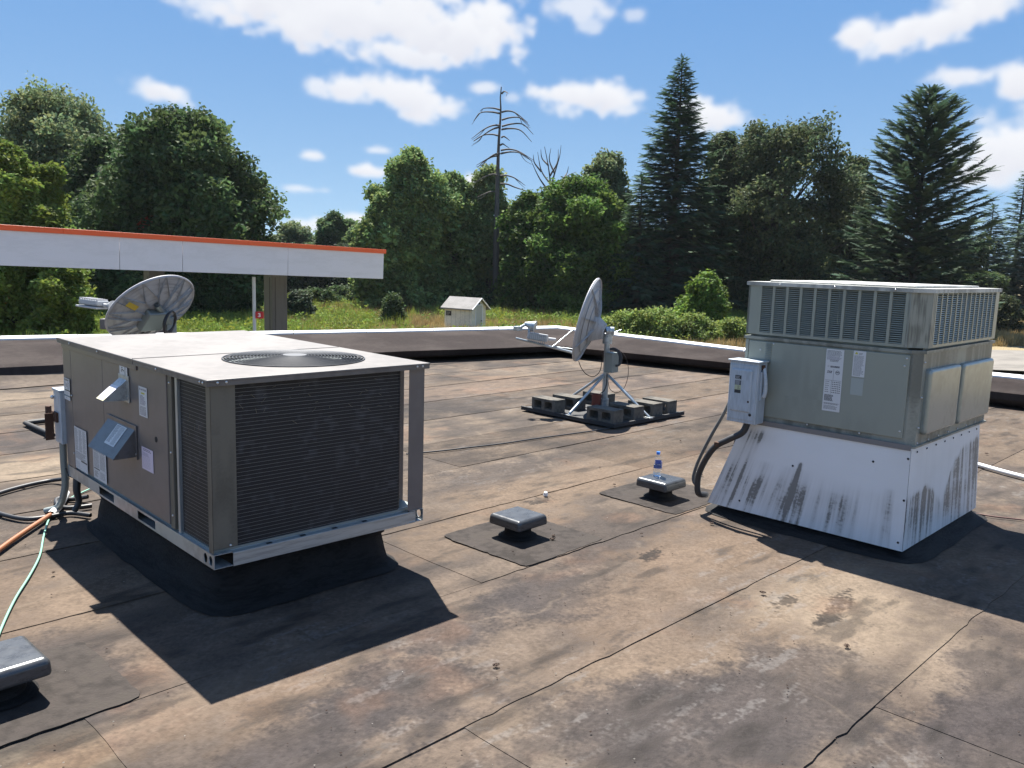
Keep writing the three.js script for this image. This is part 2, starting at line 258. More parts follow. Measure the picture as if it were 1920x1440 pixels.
// raised edge: dark cant, sloping top, white metal coping. Far side and right side
{
  const base = [[-420, 752], [0, 725], [400, 697], [812, 675], [1046, 664], [1394, 703], [1920, 768], [2400, 830]].map(([u, v]) => onLevel(u, v, 0.002));
  const lip = [[-420, 703], [0, 686.5], [400, 669], [812, 655], [1046, 647], [1394, 681], [1920, 738], [2400, 792]].map(([u, v]) => onLevel(u, v, 0.245));
  const top = [[-420, 646], [0, 638], [400, 629.5], [812, 621.5], [1046, 616.5], [1394, 659], [1920, 712], [2400, 760]].map(([u, v]) => onLevel(u, v, 0.36));
  const n = base.length, out = top.map((p, i) => { const q = p.clone().sub(base[i]).setY(0).normalize(); const d = i === 4 ? 0.42 : 0.3; return p.clone().addScaledVector(q, d).setY(0.365); });
  const sub = (P) => { const r = []; for (let i = 0; i + 1 < n; i++) { const k = 14; for (let j = 0; j < k; j++) r.push(P[i].clone().lerp(P[i + 1], j / k)); } r.push(P[n - 1].clone()); return r; };
  const B = sub(base), L = sub(lip), T = sub(top), rows = [];
  for (let i = 0; i < B.length; i++) {
    const o = (s, a) => a * (fbm(i * 0.37, s * 9, 3, 300 + s) - 0.5);
    const inn = B[i].clone().sub(L[i]).setY(0), mid = B[i].clone().lerp(L[i], 0.35).setY(0.07 + o(1, 0.02)), cr = B[i].clone().lerp(L[i], 0.86).setY(0.125 + o(2, 0.03));
    rows.push([B[i].clone().addScaledVector(inn, 1.15 + o(3, 0.4)).setY(0.011), B[i].clone().addScaledVector(inn, 0.4).setY(0.03), mid, cr, B[i].clone().lerp(L[i], 0.8 + o(6, 0.06)).setY(0.118 + o(2, 0.03)), L[i].clone().setY(0.225 + o(4, 0.012)), L[i].clone().lerp(T[i], 0.04).setY(0.246 + o(4, 0.012)), L[i].clone().lerp(T[i], 0.6).setY(0.315 + o(5, 0.012)), L[i].clone().lerp(T[i], 0.61).setY(0.323 + o(5, 0.012)), T[i].clone().setY(0.358)]);
  }
  const strip = (r0, r1) => { const pos = [], uv = [], idx = []; const m = r1 - r0 + 1; rows.forEach((r, i) => { for (let j = r0; j <= r1; j++) { pos.push(r[j].x, r[j].y, r[j].z); uv.push((r[j].x - farBox[0]) / 22, (r[j].z - farBox[1]) / 22); } }); for (let i = 0; i + 1 < rows.length; i++) for (let j = 0; j + 1 < m; j++) { const a = i * m + j, b = a + m; idx.push(a, b, a + 1, b, b + 1, a + 1); } let g = new THREE.BufferGeometry(); g.setAttribute('position', new THREE.Float32BufferAttribute(pos, 3)); g.setAttribute('uv', new THREE.Float32BufferAttribute(uv, 2)); g.setIndex(idx); g.computeVertexNormals(); return toCreasedNormals(g, 0.7); };
  const edgeMap = dtex(1024, 1024, (u, v) => { const x = u * 22, z = v * 22; const n = fbm(x * 1.2, z * 1.2, 5, 401), g = fbm(x * 24, z * 24, 3, 405); const c = mixc([0.034, 0.028, 0.0265], [0.048, 0.04, 0.037], sst(0.35, 0.65, n)); const k = 0.8 + 0.4 * g; return [c[0] * k, c[1] * k, c[2] * k]; });
  const cantMap = dtex(1024, 1024, (u, v) => { const x = u * 22, z = v * 22; const n = fbm(x * 1.6, z * 1.6, 5, 411), g = fbm(x * 20, z * 20, 3, 415); const c = mixc([0.065, 0.053, 0.046], [0.105, 0.084, 0.067], sst(0.4, 0.68, n)); const k = 0.75 + 0.5 * g; return [c[0] * k, c[1] * k, c[2] * k]; });
  part('cant_flashing', strip(0, 3), phys(0.95, { map: cantMap, bumpMap: grit2, bumpScale: 0.004 }), roof);
  part('edge_kerb', strip(4, 9), phys(0.95, { specularIntensity: 0.12, map: edgeMap, bumpMap: grit2, bumpScale: 0.003 }), roof);
  const capM = std([1, 1, 1], 0.38, 0.05, { map: dirtMap([0.8, 0.8, 0.79], 0.12, 150) });
  const wallM = std([1, 1, 1], 0.9, 0, { map: dirtMap([0.42, 0.38, 0.33], 0.2, 160) });
  for (let i = 0; i + 1 < n; i++) {     // coping in lengths with small joints, fascia and wall below
    const m = i === 3 || i === 4 ? 2 : 3;
    for (let j = 0; j < m; j++) {
      const a = top[i].clone().lerp(top[i + 1], (j + 0.004) / m), b = top[i].clone().lerp(top[i + 1], (j + 0.996) / m), c = out[i].clone().lerp(out[i + 1], (j + 0.996) / m), d = out[i].clone().lerp(out[i + 1], (j + 0.004) / m);
      const y = 0.383 + 0.006 * (rnd() - 0.5), up = (p, yy) => p.clone().setY(yy);
      part('coping', quadGeo([[up(a, y), up(b, y), up(c, y + 0.02), up(d, y + 0.02)], [up(a, 0.352), up(b, 0.352), up(b, y), up(a, y)], [up(d, y + 0.02), up(c, y + 0.02), up(c, 0.2), up(d, 0.2)], [up(a, 0.352), up(a, y), up(d, y + 0.02), up(d, 0.2)], [up(b, y), up(b, 0.352), up(c, 0.2), up(c, y + 0.02)]]), capM, roof);
    }
    const a = out[i].clone(), b = out[i + 1].clone(), q = a.clone().sub(top[i]).setY(0).normalize().multiplyScalar(-0.03); a.add(q); b.add(q);
    part('outer_wall', quadGeo([[a.clone().setY(0.36), b.clone().setY(0.36), b.clone().setY(GROUND), a.clone().setY(GROUND)]]), wallM, roof);
  }
}
// a loft of rounded rectangles, for flashing collars
function collar(cx, cz, rings, turn = 0) {   // ring: [halfX, halfZ, cornerRadius, y, wobble]
  const n = 64, pos = [], uv = [], idx = [];
  rings.forEach(([hx, hz, r, y, wob], k) => { for (let i = 0; i <= n; i++) { const a = (i % n) / n * 2 * Math.PI, c = Math.cos(a), s = Math.sin(a), e = 2 / clamp(r * 4, 0.12, 1); let f = Math.pow(Math.pow(Math.abs(c), e) + Math.pow(Math.abs(s), e), -1 / e); f = Math.min(f, 1.414); const w = 1 + (wob || 0) * (vn((i % n) * 0.6, k * 3, 7) - 0.5); pos.push(c * f * hx * w, y + (wob || 0) * 0.06 * (vn((i % n) * 0.8, k * 5, 8) - 0.3), s * f * hz * w); uv.push(i / n * 6, k / 3); } });
  for (let k = 0; k + 1 < rings.length; k++) for (let i = 0; i < n; i++) { const a = k * (n + 1) + i, b = a + n + 1; idx.push(a, b, a + 1, b, b + 1, a + 1); }
  const g = new THREE.BufferGeometry(); g.setAttribute('position', new THREE.Float32BufferAttribute(pos, 3)); g.setAttribute('uv', new THREE.Float32BufferAttribute(uv, 2)); g.setIndex(idx); g.computeVertexNormals(); g.rotateY(turn); return g.translate(cx, 0, cz);
}
part('curb_flashing', collar(2.49, -4.99, [[0.66, 1.08, 0.06, 0.008, 0.02], [0.62, 1.04, 0.05, 0.02, 0.03], [0.585, 1.0, 0.04, 0.05, 0.03], [0.56, 0.97, 0.03, 0.11, 0.02], [0.545, 0.955, 0.03, 0.21, 0], [0.56, 0.97, 0.03, 0.215, 0], [0.555, 0.965, 0.03, 0.31, 0]], -0.023), M.flash, roof);
part('curb_flashing', collar(6.42, -2.6, [[0.9, 0.84, 0.06, 0.008, 0.03], [0.83, 0.77, 0.05, 0.02, 0.04], [0.77, 0.71, 0.04, 0.06, 0.03], [0.74, 0.68, 0.03, 0.13, 0.01], [0.73, 0.65, 0.03, 0.62, 0]], 0.004), M.flash, roof);

// ───────────────────────── labels (print on thin stickers) ─────────────────────────
function sticker(w, h, draw) {
  const c = document.createElement('canvas'); c.width = w; c.height = h; const x = c.getContext('2d'); x.fillStyle = '#d9dadb'; x.fillRect(0, 0, w, h); draw(x, w, h);
  const t = new THREE.CanvasTexture(c); t.colorSpace = THREE.SRGBColorSpace; return std([0.82, 0.82, 0.82], 0.5, 0, { map: t });
}
const fakeLines = (x, x0, y0, x1, y1, step, col = '#55575c', fill = 0.75, th = 0.45) => { x.fillStyle = col; for (let y = y0; y < y1; y += step) { let p = x0; while (p < x1) { const l = rr(2, 9) * step / 5; if (p + l > x1 - rnd() * (x1 - x0) * (1 - fill)) break; x.fillRect(p, y, l, step * th); p += l + step * 0.3; } } };
const stk = {
  r410: sticker(128, 320, (x, w, h) => { x.fillStyle = '#3d3a55'; x.font = 'bold 33px sans-serif'; x.textAlign = 'center'; x.fillText('R-410A', w / 2, 42); x.fillStyle = '#c9c23a'; x.fillRect(36, 62, 56, 16); fakeLines(x, 18, 96, 112, 200, 13, '#5b5572'); fakeLines(x, 14, 215, 116, 300, 12, '#4a4660', 0.95); }),
  pink: sticker(128, 160, (x, w, h) => { x.fillStyle = '#dccfe0'; x.fillRect(0, 0, w, h); fakeLines(x, 16, 10, 112, 30, 10, '#5a5068', 0.95); fakeLines(x, 8, 38, 100, 60, 7, '#8a8296'); fakeLines(x, 8, 70, 118, 150, 9, '#a39cac', 0.7, 0.3); }),
  plate: sticker(160, 360, (x, w, h) => { for (let k = 0; k < 3; k++) fakeLines(x, 8 + k * 50, 14, 50 + k * 50, 200, 7, '#6b6e72', 0.95); fakeLines(x, 8, 210, 152, 270, 7); x.fillStyle = '#2f3134'; x.fillRect(76, 272, 78, 12); x.strokeStyle = '#777'; x.strokeRect(4, 4, w - 8, h - 8); fakeLines(x, 8, 295, 90, 350, 8, '#90939a', 0.6, 0.3); }),
  plate2: sticker(160, 320, (x, w, h) => { fakeLines(x, 8, 12, 150, 30, 8, '#33353a', 0.9); for (let k = 0; k < 2; k++) fakeLines(x, 8 + k * 76, 40, 76 + k * 74, 200, 7, '#6b6e72', 0.95); x.fillStyle = '#2f3134'; x.fillRect(8, 206, 70, 11); x.strokeStyle = '#55585c'; x.strokeRect(10, 226, 60, 76); fakeLines(x, 16, 236, 64, 296, 8, '#45484c'); fakeLines(x, 82, 226, 150, 300, 7, '#7d8086'); }),
  warn: sticker(96, 200, (x, w, h) => { fakeLines(x, 14, 12, 82, 22, 9, '#333', 0.95, 0.8); x.fillStyle = '#222'; x.beginPath(); x.arc(34, 100, 10, 0, 7); x.fill(); x.fillRect(26, 62, 12, 20); x.beginPath(); x.arc(26, 124, 8, 0, 7); x.arc(50, 112, 8, 0, 7); x.fill(); fakeLines(x, 58, 36, 90, 190, 8, '#666'); }),
  left: sticker(110, 240, (x, w, h) => { fakeLines(x, 8, 10, 100, 22, 10, '#333', 1, 0.8); fakeLines(x, 8, 36, 44, 120, 8); fakeLines(x, 66, 36, 102, 120, 8); x.fillStyle = '#222'; x.fillRect(50, 56, 8, 40); x.fillStyle = '#33414a'; x.fillRect(0, 126, w, 14); x.fillStyle = '#5d7888'; x.fillRect(0, 186, w, 16); fakeLines(x, 10, 150, 100, 180, 8, '#aaa'); fakeLines(x, 30, 212, 60, 224, 8, '#555'); }),
  hood: sticker(120, 200, (x, w, h) => { fakeLines(x, 10, 10, 56, 180, 9, '#4d5258', 0.9); fakeLines(x, 62, 10, 110, 190, 7, '#6d7278', 0.95); x.strokeStyle = '#444'; x.strokeRect(8, 8, 48, 60); }),
  white: sticker(64, 128, (x, w, h) => { x.fillStyle = '#e6e4ea'; x.fillRect(0, 0, w, h); x.fillStyle = '#e9e2bd'; x.fillRect(0, h - 26, w, 26); }),
  big2: sticker(170, 600, (x, w, h) => { fakeLines(x, 10, 14, 160, 60, 11, '#5a5d63', 0.9); fakeLines(x, 10, 70, 160, 100, 9, '#6d6878'); fakeLines(x, 40, 104, 130, 118, 10, '#444'); x.fillStyle = '#222'; x.beginPath(); x.arc(30, 166, 7, 0, 7); x.stroke(); fakeLines(x, 50, 160, 140, 174, 9, '#222', 1, 0.8); x.font = 'italic bold 34px sans-serif'; x.fillStyle = '#33353c'; x.fillText('SM', 18, 232); x.beginPath(); x.arc(122, 222, 18, 0, 7); x.lineWidth = 4; x.strokeStyle = '#33353c'; x.stroke(); x.fillRect(110, 216, 24, 9); x.lineWidth = 2; x.beginPath(); x.moveTo(84, 190); x.lineTo(84, 300); x.moveTo(70, 300); x.lineTo(70, 430); x.moveTo(8, 300); x.lineTo(162, 300); x.stroke(); for (let k = 0; k < 6; k++) { fakeLines(x, 12, 312 + k * 20, 62, 320 + k * 20, 10, '#555'); for (let q = 0; q < 5; q++) x.fillRect(78 + q * 17, 312 + k * 20, 11, 8); } fakeLines(x, 12, 440, 100, 500, 9, '#444', 0.95, 0.7); fakeLines(x, 12, 520, 160, 532, 9, '#222', 1); fakeLines(x, 12, 545, 160, 585, 8, '#666'); }),
  small2: sticker(100, 250, (x, w, h) => { x.fillStyle = '#c8c24a'; x.beginPath(); x.moveTo(10, 34); x.lineTo(24, 8); x.lineTo(38, 34); x.fill(); fakeLines(x, 44, 20, 94, 34, 9, '#555'); fakeLines(x, 8, 46, 94, 240, 9, '#77797e'); }),
  disc: sticker(64, 150, (x, w, h) => { x.fillStyle = '#32373d'; x.fillRect(0, 0, w, 30); x.fillRect(0, 122, w, 28); x.fillStyle = '#aeb4b8'; x.fillRect(0, 30, w, 14); x.fillStyle = '#5c6168'; x.fillRect(0, 44, w, 38); x.fillStyle = '#b9c0a0'; x.fillRect(0, 82, w, 40); fakeLines(x, 6, 8, 58, 26, 7, '#d8d8d8'); fakeLines(x, 6, 48, 58, 80, 7, '#c0c4c8'); fakeLines(x, 30, 88, 58, 118, 8, '#555'); }),
  shed: sticker(64, 48, (x, w, h) => { x.fillStyle = '#2b2320'; x.fillRect(0, 0, w, h); fakeLines(x, 10, 10, 54, 38, 9, '#b9b2a6'); }),
};

// ───────────────────────── brown rooftop unit ─────────────────────────
{
  const YT = 1.281, YR = 0.385, YB = 0.31, L = 2.344, W = 1.322;
  const u1 = thing('rooftop_unit', 'brown packaged air conditioner with round top fan and wraparound coil', 'air conditioner', [1.822, 0, -3.878], -0.023);
  part('cabinet_core', [bx(0.04, W - 0.04, YR, 1.25, -2.32, -0.62)], M.galvDull, u1);
  // base rails: open C channels with lift pockets
  const railShape = new THREE.Shape([[-0.005, YB], [L, YB], [L, YR], [-0.005, YR]].map(([x, y]) => new THREE.Vector2(x, y)));
  const slot = (x0, x1, y0, y1) => { const h = new THREE.Path(); h.moveTo(x0, y0); h.lineTo(x1, y0); h.lineTo(x1, y1); h.lineTo(x0, y1); h.closePath(); railShape.holes.push(h); };
  slot(0.76, 1.03, YB + 0.012, YR - 0.014); slot(1.43, 1.7, YB + 0.012, YR - 0.014);
  for (const bb of [0.035, 0.095]) { const h = new THREE.Path(); h.absellipse(bb, YB + 0.037, 0.021, 0.025, 0, 2 * Math.PI); railShape.holes.push(h); }
  const web = () => new THREE.ExtrudeGeometry(railShape, { depth: 0.003, bevelEnabled: false, curveSegments: 16 }).rotateY(Math.PI / 2);   // shape x -> -z
  const railL = part('base_rail', [web(), bx(0.003, 0.1, YR - 0.003, YR, -L, 0.005), bx(0.003, 0.1, YB, YB + 0.003, -L, 0.005)], M.galv, u1, 'galvanised long base rail with lift pockets');
  part('base_rail', [web().translate(W - 0.003, 0, 0), bx(W - 0.1, W - 0.003, YR - 0.003, YR, -L, 0.005), bx(W - 0.1, W - 0.003, YB, YB + 0.003, -L, 0.005)], M.galv, u1);
  part('end_rail', [rb(0.105, 1.27, YB - 0.006, YB + 0.066, -0.004, 0.0, 0.0015), bx(0.105, 1.27, YB + 0.062, YB + 0.066, -0.04, -0.004), bx(0.105, 1.27, YB + 0.066, YB + 0.09, -0.044, -0.04)], M.galv, u1, 'galvanised front rail under the coil');
  part('end_rail', [bx(0.1, W - 0.1, YB, YR, -L + 0.03, -L + 0.034)], M.galv, u1);
  part('drain_holes', [0.3, 0.5, 0.7, 0.9].map((x) => bx(x, x + 0.03, YB + 0.0665, YB + 0.069, -0.03, -0.012)), M.dark, u1, null, 'stuff');
  part('base_pan', bx(0.02, W - 0.02, YR, YR + 0.012, -L + 0.03, -0.03), M.galvDull, u1);
  // side panels on the hood side
  const P = [[2.335, 2.172], [2.168, 1.545], [1.541, 0.932], [0.928, 0.53]];
  P.forEach(([b0, b1], i) => part(i ? 'access_panel' : 'corner_panel', metreUV(rb(-0.002 - (i === 3 ? 0.004 : 0), 0.035, YR + (i === 0 ? 0.004 : 0.028), 1.247, -b0, -b1, 0.004)), M.brownPaint, u1));
  part('panel_trim', rb(-0.012, 0.0, 1.215, 1.245, -2.33, -0.945, 0.004), M.brownPaint, u1);
  part('door_channel', [rb(0.0, 0.03, YR + 0.01, 1.245, -0.53, -0.475, 0.003), rb(0.022, 0.034, YR + 0.01, 1.245, -0.475, -0.452, 0.003)], M.postPaint, u1);
  part('divider_post', [rb(0.008, 0.03, YR, 1.245, -0.45, -0.425, 0.003)], M.galv, u1, 'bluish galvanised divider post');
  part('side_panel', [metreUV(rb(W - 0.035, W, YR, 1.247, -2.335, -1.25, 0.004)), metreUV(rb(W - 0.035, W, YR, 1.247, -1.246, -0.2, 0.004))], M.brownPaint, u1);
  part('end_panel', [metreUV(rb(0.0, W, YR, 1.247, -2.345, -2.32, 0.004))], M.brownPaint, u1);
  // corner posts
  part('corner_post', [rb(0, 0.004, YR + 0.004, 1.25, -0.05, 0.0, 0.0015), rb(0, 0.13, YB + 0.1, 1.25, -0.004, 0.0, 0.0015)].map((g) => metreUV(g)), M.postPaint, u1, 'brown corner post stained green with algae');
  part('corner_post', [rb(1.21, W, YR, 1.25, -0.004, 0, 0.0015), rb(W - 0.004, W, YR, 1.25, -0.06, 0, 0.0015)].map((g) => metreUV(g)), M.brownPaint, u1);
  // coil wrapping three sides
  const path = []; const arc = (cx, cb, r, a0, a1) => { for (let i = 0; i <= 7; i++) { const a = a0 + (a1 - a0) * i / 7; path.push([cx + r * Math.cos(a), cb + r * Math.sin(a)]); } };
  path.push([0.024, 0.42]); arc(0.104, 0.115, 0.08, Math.PI, 1.5 * Math.PI); arc(1.152, 0.075, 0.04, -0.5 * Math.PI, 0); path.push([1.192, 0.62]);
  function band(off, y0, y1, du = 1) { const pos = [], uv = [], idx = []; let s = 0; path.forEach(([x, b], i) => { const p = path[Math.max(0, i - 1)], q = path[Math.min(path.length - 1, i + 1)]; const tx = q[0] - p[0], tb = q[1] - p[1], l = Math.hypot(tx, tb); const nx = tb / l, nb = -tx / l; if (i) s += Math.hypot(x - path[i - 1][0], b - path[i - 1][1]); pos.push(x + nx * off, y0, -(b + nb * off), x + nx * off, y1, -(b + nb * off)); uv.push(s * du, y0, s * du, y1); if (i) { const k = 2 * i; idx.push(k - 2, k, k - 1, k, k + 1, k - 1); } }); const g = new THREE.BufferGeometry(); g.setAttribute('position', new THREE.Float32BufferAttribute(pos, 3)); g.setAttribute('uv', new THREE.Float32BufferAttribute(uv, 2)); g.setIndex(idx); g.computeVertexNormals(); return g; }
  const finTex = dtex(1024, 256, (u, v) => { const f = 0.5 + 0.5 * Math.sin(u * 2 * Math.PI * 170); const d = tnoise(u, v, 30, 500), e = tnoise(u, v, 9, 501); const k = 0.45 + 0.75 * f; const b = 0.016 + 0.03 * sst(0.55, 0.95, 0.6 * d + 0.4 * e); return [b * k, b * 1.03 * k, b * 1.18 * k]; });
  const coil = part('condenser_coil', [band(-0.002, YR, 1.25), band(-0.05, YR, 1.25)], std([1, 1, 1], 0.6, 0.2, { map: finTex }), u1, 'black finned condenser coil');
  const wires = []; for (let k = 0; k < 43; k++) { const y = YR + 0.022 + k * 0.0198; wires.push(band(0.003, y - 0.0008, y + 0.0008), );  }
  part('guard_wires', wires, M.wire, coil, 'thin horizontal guard wires', 'stuff');
  // dead grass and fluff caught in the fins
  const fl = []; for (let i = 0; i < 46; i++) { const left = rnd() < 0.45, y = rr(0.5, 1.23); const a = left ? V(0.018, y, -rr(0.12, 0.4)) : V(rr(0.14, 1.1), 1.0 + rr(0, 0.23), -0.03); const b = a.clone().add(left ? V(-0.003, rr(-0.03, 0.03), rr(-0.02, 0.02)) : V(rr(-0.03, 0.03), rr(-0.03, 0.02), 0.004)); fl.push(bar(a, b, 0.0008, 0.0008, 4)); }
  part('caught_debris', fl, std([0.2, 0.17, 0.12], 0.9), coil, null, 'stuff');
  // lid with a round opening for the fan
  const fc = [0.77, 0.55], FR = 0.405;
  const ls = new THREE.Shape([[-0.022, -0.02], [W + 0.018, -0.02], [W + 0.018, L + 0.03], [-0.022, L + 0.03]].map(([x, y]) => new THREE.Vector2(x, y)));
  const hole = new THREE.Path(); hole.absellipse(fc[0], fc[1], FR, FR, 0, 2 * Math.PI); ls.holes.push(hole);
  const lidG = new THREE.ExtrudeGeometry(ls, { depth: 0.006, bevelEnabled: true, bevelSize: 0.004, bevelThickness: 0.004, bevelSegments: 2, curveSegments: 64 }).rotateX(-Math.PI / 2).translate(0, YT - 0.01, 0);
  const lid = part('lid', [metreUV(lidG), metreUV(rb(-0.024, -0.02, 1.247, YT - 0.004, -L - 0.03, 0.02, 0.001)), metreUV(rb(W + 0.016, W + 0.02, 1.247, YT - 0.004, -L - 0.03, 0.02, 0.001)), metreUV(rb(-0.024, W + 0.02, 1.247, YT - 0.004, 0.018, 0.022, 0.001)), metreUV(rb(-0.024, W + 0.02, 1.247, YT - 0.004, -L - 0.034, -L - 0.03, 0.001))], M.lidPaint, u1, 'pale sunlit brown sheet metal lid');
  part('lid_joint', [bx(-0.025, W + 0.02, YT + 0.0005, YT + 0.003, -0.962, -0.958), bx(-0.0265, -0.024, 1.25, YT, -0.962, -0.956)], M.brownPaint, lid);
  const ring = (r, y, t) => new THREE.TorusGeometry(r, t, 5, 72).rotateX(Math.PI / 2).translate(fc[0], y, -fc[1]);
  const guard = []; for (let i = 0; i < 17; i++) guard.push(ring(0.08 + i * 0.0195, YT + 0.02 - 0.014 * ((0.08 + i * 0.0195) / FR) ** 2, 0.0026));
  guard.push(ring(FR + 0.006, YT + 0.004, 0.004)); for (let i = 0; i < 12; i++) { const a = i / 12 * 2 * Math.PI; guard.push(bar(V(fc[0] + 0.05 * Math.cos(a), YT + 0.016, -fc[1] + 0.05 * Math.sin(a)), V(fc[0] + FR * Math.cos(a), YT + 0.002, -fc[1] + FR * Math.sin(a)), 0.0026, 0.0026, 5)); }
  part('fan_guard', guard, std([0.045, 0.05, 0.06], 0.6, 0.2), u1, 'black wire fan guard of concentric rings');
  part('guard_hub', new THREE.CylinderGeometry(0.07, 0.072, 0.006, 32).translate(fc[0], YT + 0.02, -fc[1]), std([0.07, 0.075, 0.085], 0.6, 0.2), u1);
  const blades = []; for (let i = 0; i < 4; i++) { const g = new THREE.PlaneGeometry(0.24, 0.3, 4, 6); g.translate(0, 0.22, 0); g.rotateX(-Math.PI / 2); g.rotateZ(0.42); g.rotateY(i * Math.PI / 2); blades.push(g.translate(fc[0], YT - 0.1, -fc[1])); }
  part('fan_blades', [...blades, new THREE.CylinderGeometry(0.09, 0.09, 0.1, 24).translate(fc[0], YT - 0.11, -fc[1])], std([0.03, 0.032, 0.038], 0.8, 0), u1);
  part('fan_shroud', new THREE.CylinderGeometry(FR, FR, 0.16, 64, 1, true).translate(fc[0], YT - 0.09, -fc[1]), M.postPaint, u1);
  // exhaust hoods
  function hood(b0, b1, y0, y1, reach, yTip, m) {
    const h = part('exhaust_hood', [quadGeo([[V(-0.008, y1, -b0), V(-0.008, y1, -b1), V(-reach, yTip, -b1), V(-reach, yTip, -b0)], [V(-0.008, y1, -b1), V(-0.008, y0, -b1), V(-reach, yTip - 0.004, -b1), V(-reach, yTip, -b1)], [V(-0.008, y1, -b0), V(-reach, yTip, -b0), V(-reach, yTip - 0.004, -b0), V(-0.008, y0, -b0)]]), rb(-0.011, -0.004, y0 - 0.012, y1 + 0.022, -b0 - 0.02, -b1 + 0.022, 0.0015)], m, u1);
    part('screw', [bar(V(-0.016, y0 + 0.02, -b1 + 0.014), V(-0.01, y0 + 0.02, -b1 + 0.014), 0.006, 0.006, 8)], M.screw, h); return h;
  }
  const h1 = hood(1.215, 1.095, 1.02, 1.145, 0.145, 1.03, M.galv);
  const slope = (b0, b1, t0, t1, y1, reach, yTip) => { const p = (t, b) => V(-0.008 + (-reach + 0.008) * t - 0.0012, y1 + (yTip - y1) * t + 0.0014, -b); return quadGeo([[p(t1, b0), p(t1, b1), p(t0, b1), p(t0, b0)]]); };
  part('sticker', slope(1.213, 1.097, 0.34, 0.995, 1.145, 0.145, 1.03), stk.white, h1, 'white sticker on the narrow upper hood');
  const h2 = hood(1.44, 1.0, 0.70, 0.865, 0.135, 0.703, std([1, 1, 1], 0.42, 0.3, { map: dirtMap([0.13, 0.127, 0.13], 0.15, 170), roughnessMap: scuff }));
  part('sticker', slope(1.26, 1.1, 0.06, 0.7, 0.865, 0.135, 0.703), stk.hood, h2);
  // stickers on the panels
  const lab = (b0, b1, y0, y1, m, label) => part('sticker', quadGeo([[V(-0.0085, y0, -b0), V(-0.0085, y0, -b1), V(-0.0085, y1, -b1), V(-0.0085, y1, -b0)]]), m, u1, label);
  lab(1.217, 1.09, 1.155, 1.235, stk.warn, 'small warning sticker with black symbols'); lab(0.92, 0.797, 0.962, 1.132, stk.r410, 'tall white sticker printed R-410A'); lab(0.905, 0.735, 0.655, 0.785, stk.pink, 'pale pink data sticker'); lab(2.135, 1.885, 0.41, 0.7, stk.plate); lab(1.765, 1.52, 0.42, 0.62, stk.plate2); lab(2.318, 2.19, 0.86, 1.01, stk.left);
  part('round_hole', new THREE.CylinderGeometry(0.016, 0.016, 0.002, 20).rotateZ(Math.PI / 2).translate(-0.0075, 0.86, -0.688), M.dark, u1);
  const sc = []; const s1 = (x, y, b) => sc.push(new THREE.SphereGeometry(0.0075, 8, 5).scale(0.6, 1, 1).translate(x, y, -b)); const s2 = (x, y) => sc.push(new THREE.SphereGeometry(0.0075, 8, 5).scale(1, 1, 0.6).translate(x, y, 0.023));
  for (const b of [0.02, 0.055, 0.61, 1.55, 2.1]) s1(-0.026, 1.263, b); for (const x of [0.03, 0.075, 1.25, 1.29]) s2(x, 1.264);
  for (const y of [0.47, 0.82, 1.2]) s1(-0.001, y, 0.5); sc.push(new THREE.SphereGeometry(0.0075, 8, 5).translate(0.09, 0.42, 0.002)); s1(-0.006, 0.9, 2.17); s1(-0.006, 0.5, 2.17);
  part('screws', sc, M.screw, u1, null, 'stuff');
  // electrical box on the far end with its bracket and conduit
  const eb = part('electrical_box', [rb(-0.03, 0.2, 0.53, 0.9, -2.5, -2.35, 0.006), rb(-0.036, 0.206, 0.9, 0.915, -2.51, -2.35, 0.003)], M.discPaint, u1, 'tall pale grey electrical box on the end panel');
  part('bracket', [rb(-0.045, -0.03, 0.68, 0.75, -2.5, -2.4, 0.002), bx(-0.1, -0.045, 0.55, 0.74, -2.47, -2.463)], M.rust, eb); part('knob', [new THREE.SphereGeometry(0.014, 10, 8).translate(-0.04, 0.85, -2.49)], M.screw, eb);
  part('conduit', tube([V(-0.01, 0.53, -2.4), V(-0.01, 0.4, -2.4), V(-0.012, 0.2, -2.4), V(-0.05, 0.06, -2.45), V(-0.12, 0.03, -2.5)], 0.024, 30, 10), M.galvDull, eb);
  part('torn_insulation', [limb([V(0.03, 0.3, -2.25), V(0.02, 0.22, -2.24), V(0.03, 0.13, -2.24), V(0.0, 0.07, -2.25)], 0.028, 0.02, 7), tube([V(-0.01, 0.36, -2.36), V(0.0, 0.31, -2.34), V(0.02, 0.3, -2.28)], 0.006, 12, 5)], M.blackHose, u1, 'torn black pipe insulation hanging under the rail');
}

